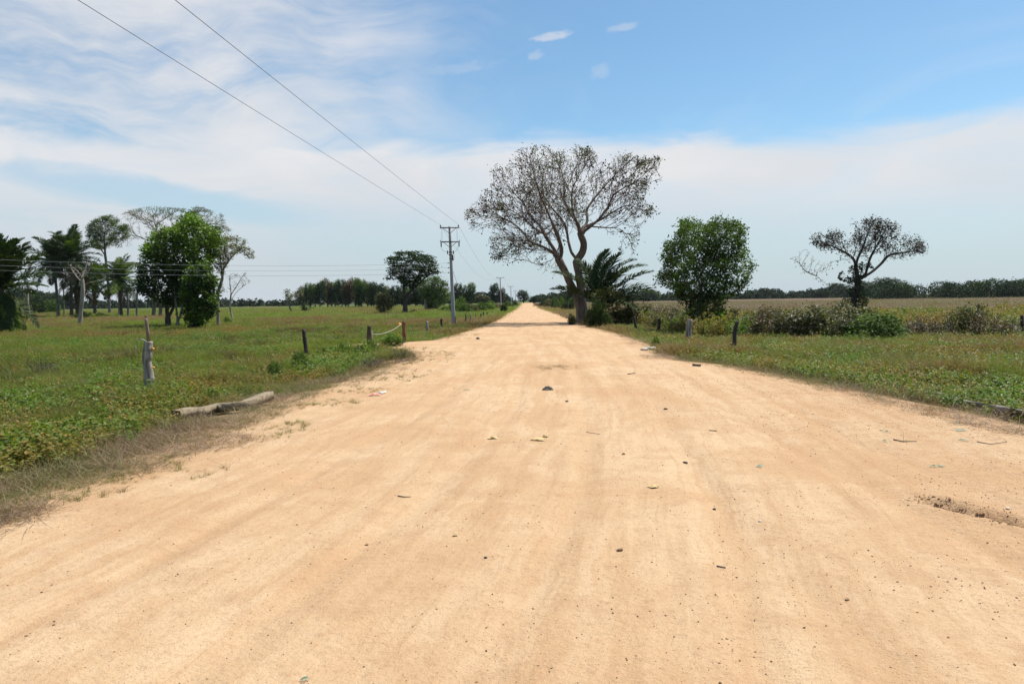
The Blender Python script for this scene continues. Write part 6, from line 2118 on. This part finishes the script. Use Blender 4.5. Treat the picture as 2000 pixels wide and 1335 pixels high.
# 5 flowers among the weeds: petals on short stalks
fl = []
for i in range(3):
    g = np.random.default_rng(900 + i); V = []; F = []
    for q in range(3):
        c = np.array([g.normal(0, .10), g.normal(0, .10), g.uniform(.8, 1.05)])
        for a in np.linspace(0, 2 * PI, 6)[:-1]:
            k = len(V); V += [c, c + [.014 * math.cos(a - .5), .014 * math.sin(a - .5), .006], c + [.02 * math.cos(a), .02 * math.sin(a), .002], c + [.014 * math.cos(a + .5), .014 * math.sin(a + .5), .006]]; F += [(k, k + 1, k + 2), (k, k + 2, k + 3)]
    fl.append((np.array(V), np.array(F)))
cf = proto_collection('flowers', fl, M['flower'])
x, y = fan(7000, 8, 40)
sd = road_sd(x, y); dn = fbm(x * .35 + 4, y * .35, 53, 4)
keep = (sd > 2.2) & (sd < 10) & (dn > .46) & (rng.uniform(0, 1, len(x)) < .22)
emit('flowers', cf, 3, x, y, keep, .34 + .18 * dn, 1.0 + 0 * x, 0 * x)
# 6 loose gravel and crumbs of earth
import bmesh as _bm


def pebble(seed):
    g = np.random.default_rng(seed)
    bm = _bm.new(); _bm.ops.create_icosphere(bm, subdivisions=1, radius=1)
    V = []
    for v in bm.verts: V.append(np.array(v.co) * (1 + g.normal(0, .2)) * np.array([1.2, 1, .75]))
    F = [[q.index for q in f.verts] for f in bm.faces]; bm.free()
    return np.array(V), np.array(F)


M['gravel'] = mat_leaf('gravel', (0.12, 0.068, 0.045), (0.42, 0.26, 0.14), instancer=True, trans=0.0, rough=.9)
cp = proto_collection('gravel', [pebble(i) for i in range(5)], M['gravel'])
x, y = fan(60000, 3.3, 24, p=1.25)
sd = road_sd(x, y)
dn = fbm(x * .9, y * .9, 60, 4); rs_ = sstep(-1, 4.5, x - .12 * y)
keep = (sd < .6) & (rng.uniform(0, 1, len(x)) < (.10 + .62 * rs_) * sstep(.36, .62, dn) + .06)
sz = .0020 + .0062 * rng.uniform(0, 1, len(x)) ** 6 + .00018 * y
emit('gravel', cp, 5, x, y, keep, sz, sz, rng.uniform(0, .8, len(x)), .5)
# crumbs in the rut
n = 1500
L_ = math.hypot(*(RUT_B - RUT_A)); e_ = (RUT_B - RUT_A) / L_
u = rng.uniform(.05, L_ + .7, n); v = rng.normal(0, .085, n)
x = RUT_A[0] + e_[0] * u - e_[1] * v; y = RUT_A[1] + e_[1] * u + e_[0] * v
sz = .003 + .010 * rng.uniform(0, 1, n) ** 3
emit('earth_crumbs', cp, 5, x, y, np.ones(n, bool), sz, sz, rng.uniform(.6, 1.0, n), .6)
# sparse little tufts out on the sand
x, y = fan(26000, 5.5, 45, p=1.2)
sd = road_sd(x, y); dn = fbm(x * 1.1 + 8, y * 1.1, 62, 4)
keep = (sd < .5) & (sd > -1.1) & (dn > .53) & (x < 2.0) & (y > 8.5 - 1.5 * (dn > .62))
hs = .07 * rng.uniform(.5, 1.3, len(x))
emit('sparse_tufts', cg, 5, x, y, keep, hs, hs * 3.0, .45 + rng.normal(0, .2, len(x)))
pc = on_ground(1080, 718)
x = pc[0] + rng.normal(0, .35, 60); y = pc[1] + rng.normal(0, .5, 60); hs = .05 * rng.uniform(.5, 1.2, 60)
emit('sparse_tufts', cd, 4, x, y, np.ones(60, bool), hs, hs * 3, .7 + 0 * x)

# ------------------------------------------------------------------ light haze over the plain
hz = MB()
hz.box((0, 0, 19.5), (3500, 3500, 42.0))
hm = D.materials.new('haze'); hm.use_nodes = True
ht = NT(hm.node_tree); ht.n.clear()
ho = ht.new('ShaderNodeOutputMaterial'); hv = ht.new('ShaderNodeVolumePrincipled')
hv.inputs['Color'].default_value = (0.80, 0.90, 1.0, 1)
hv.inputs['Density'].default_value = 0.000045
hv.inputs['Anisotropy'].default_value = 0.2
ht.l.new(hv.outputs[0], ho.inputs['Volume'])
hb_ = hz.build('haze', hm)
tag(hb_, kind='stuff')
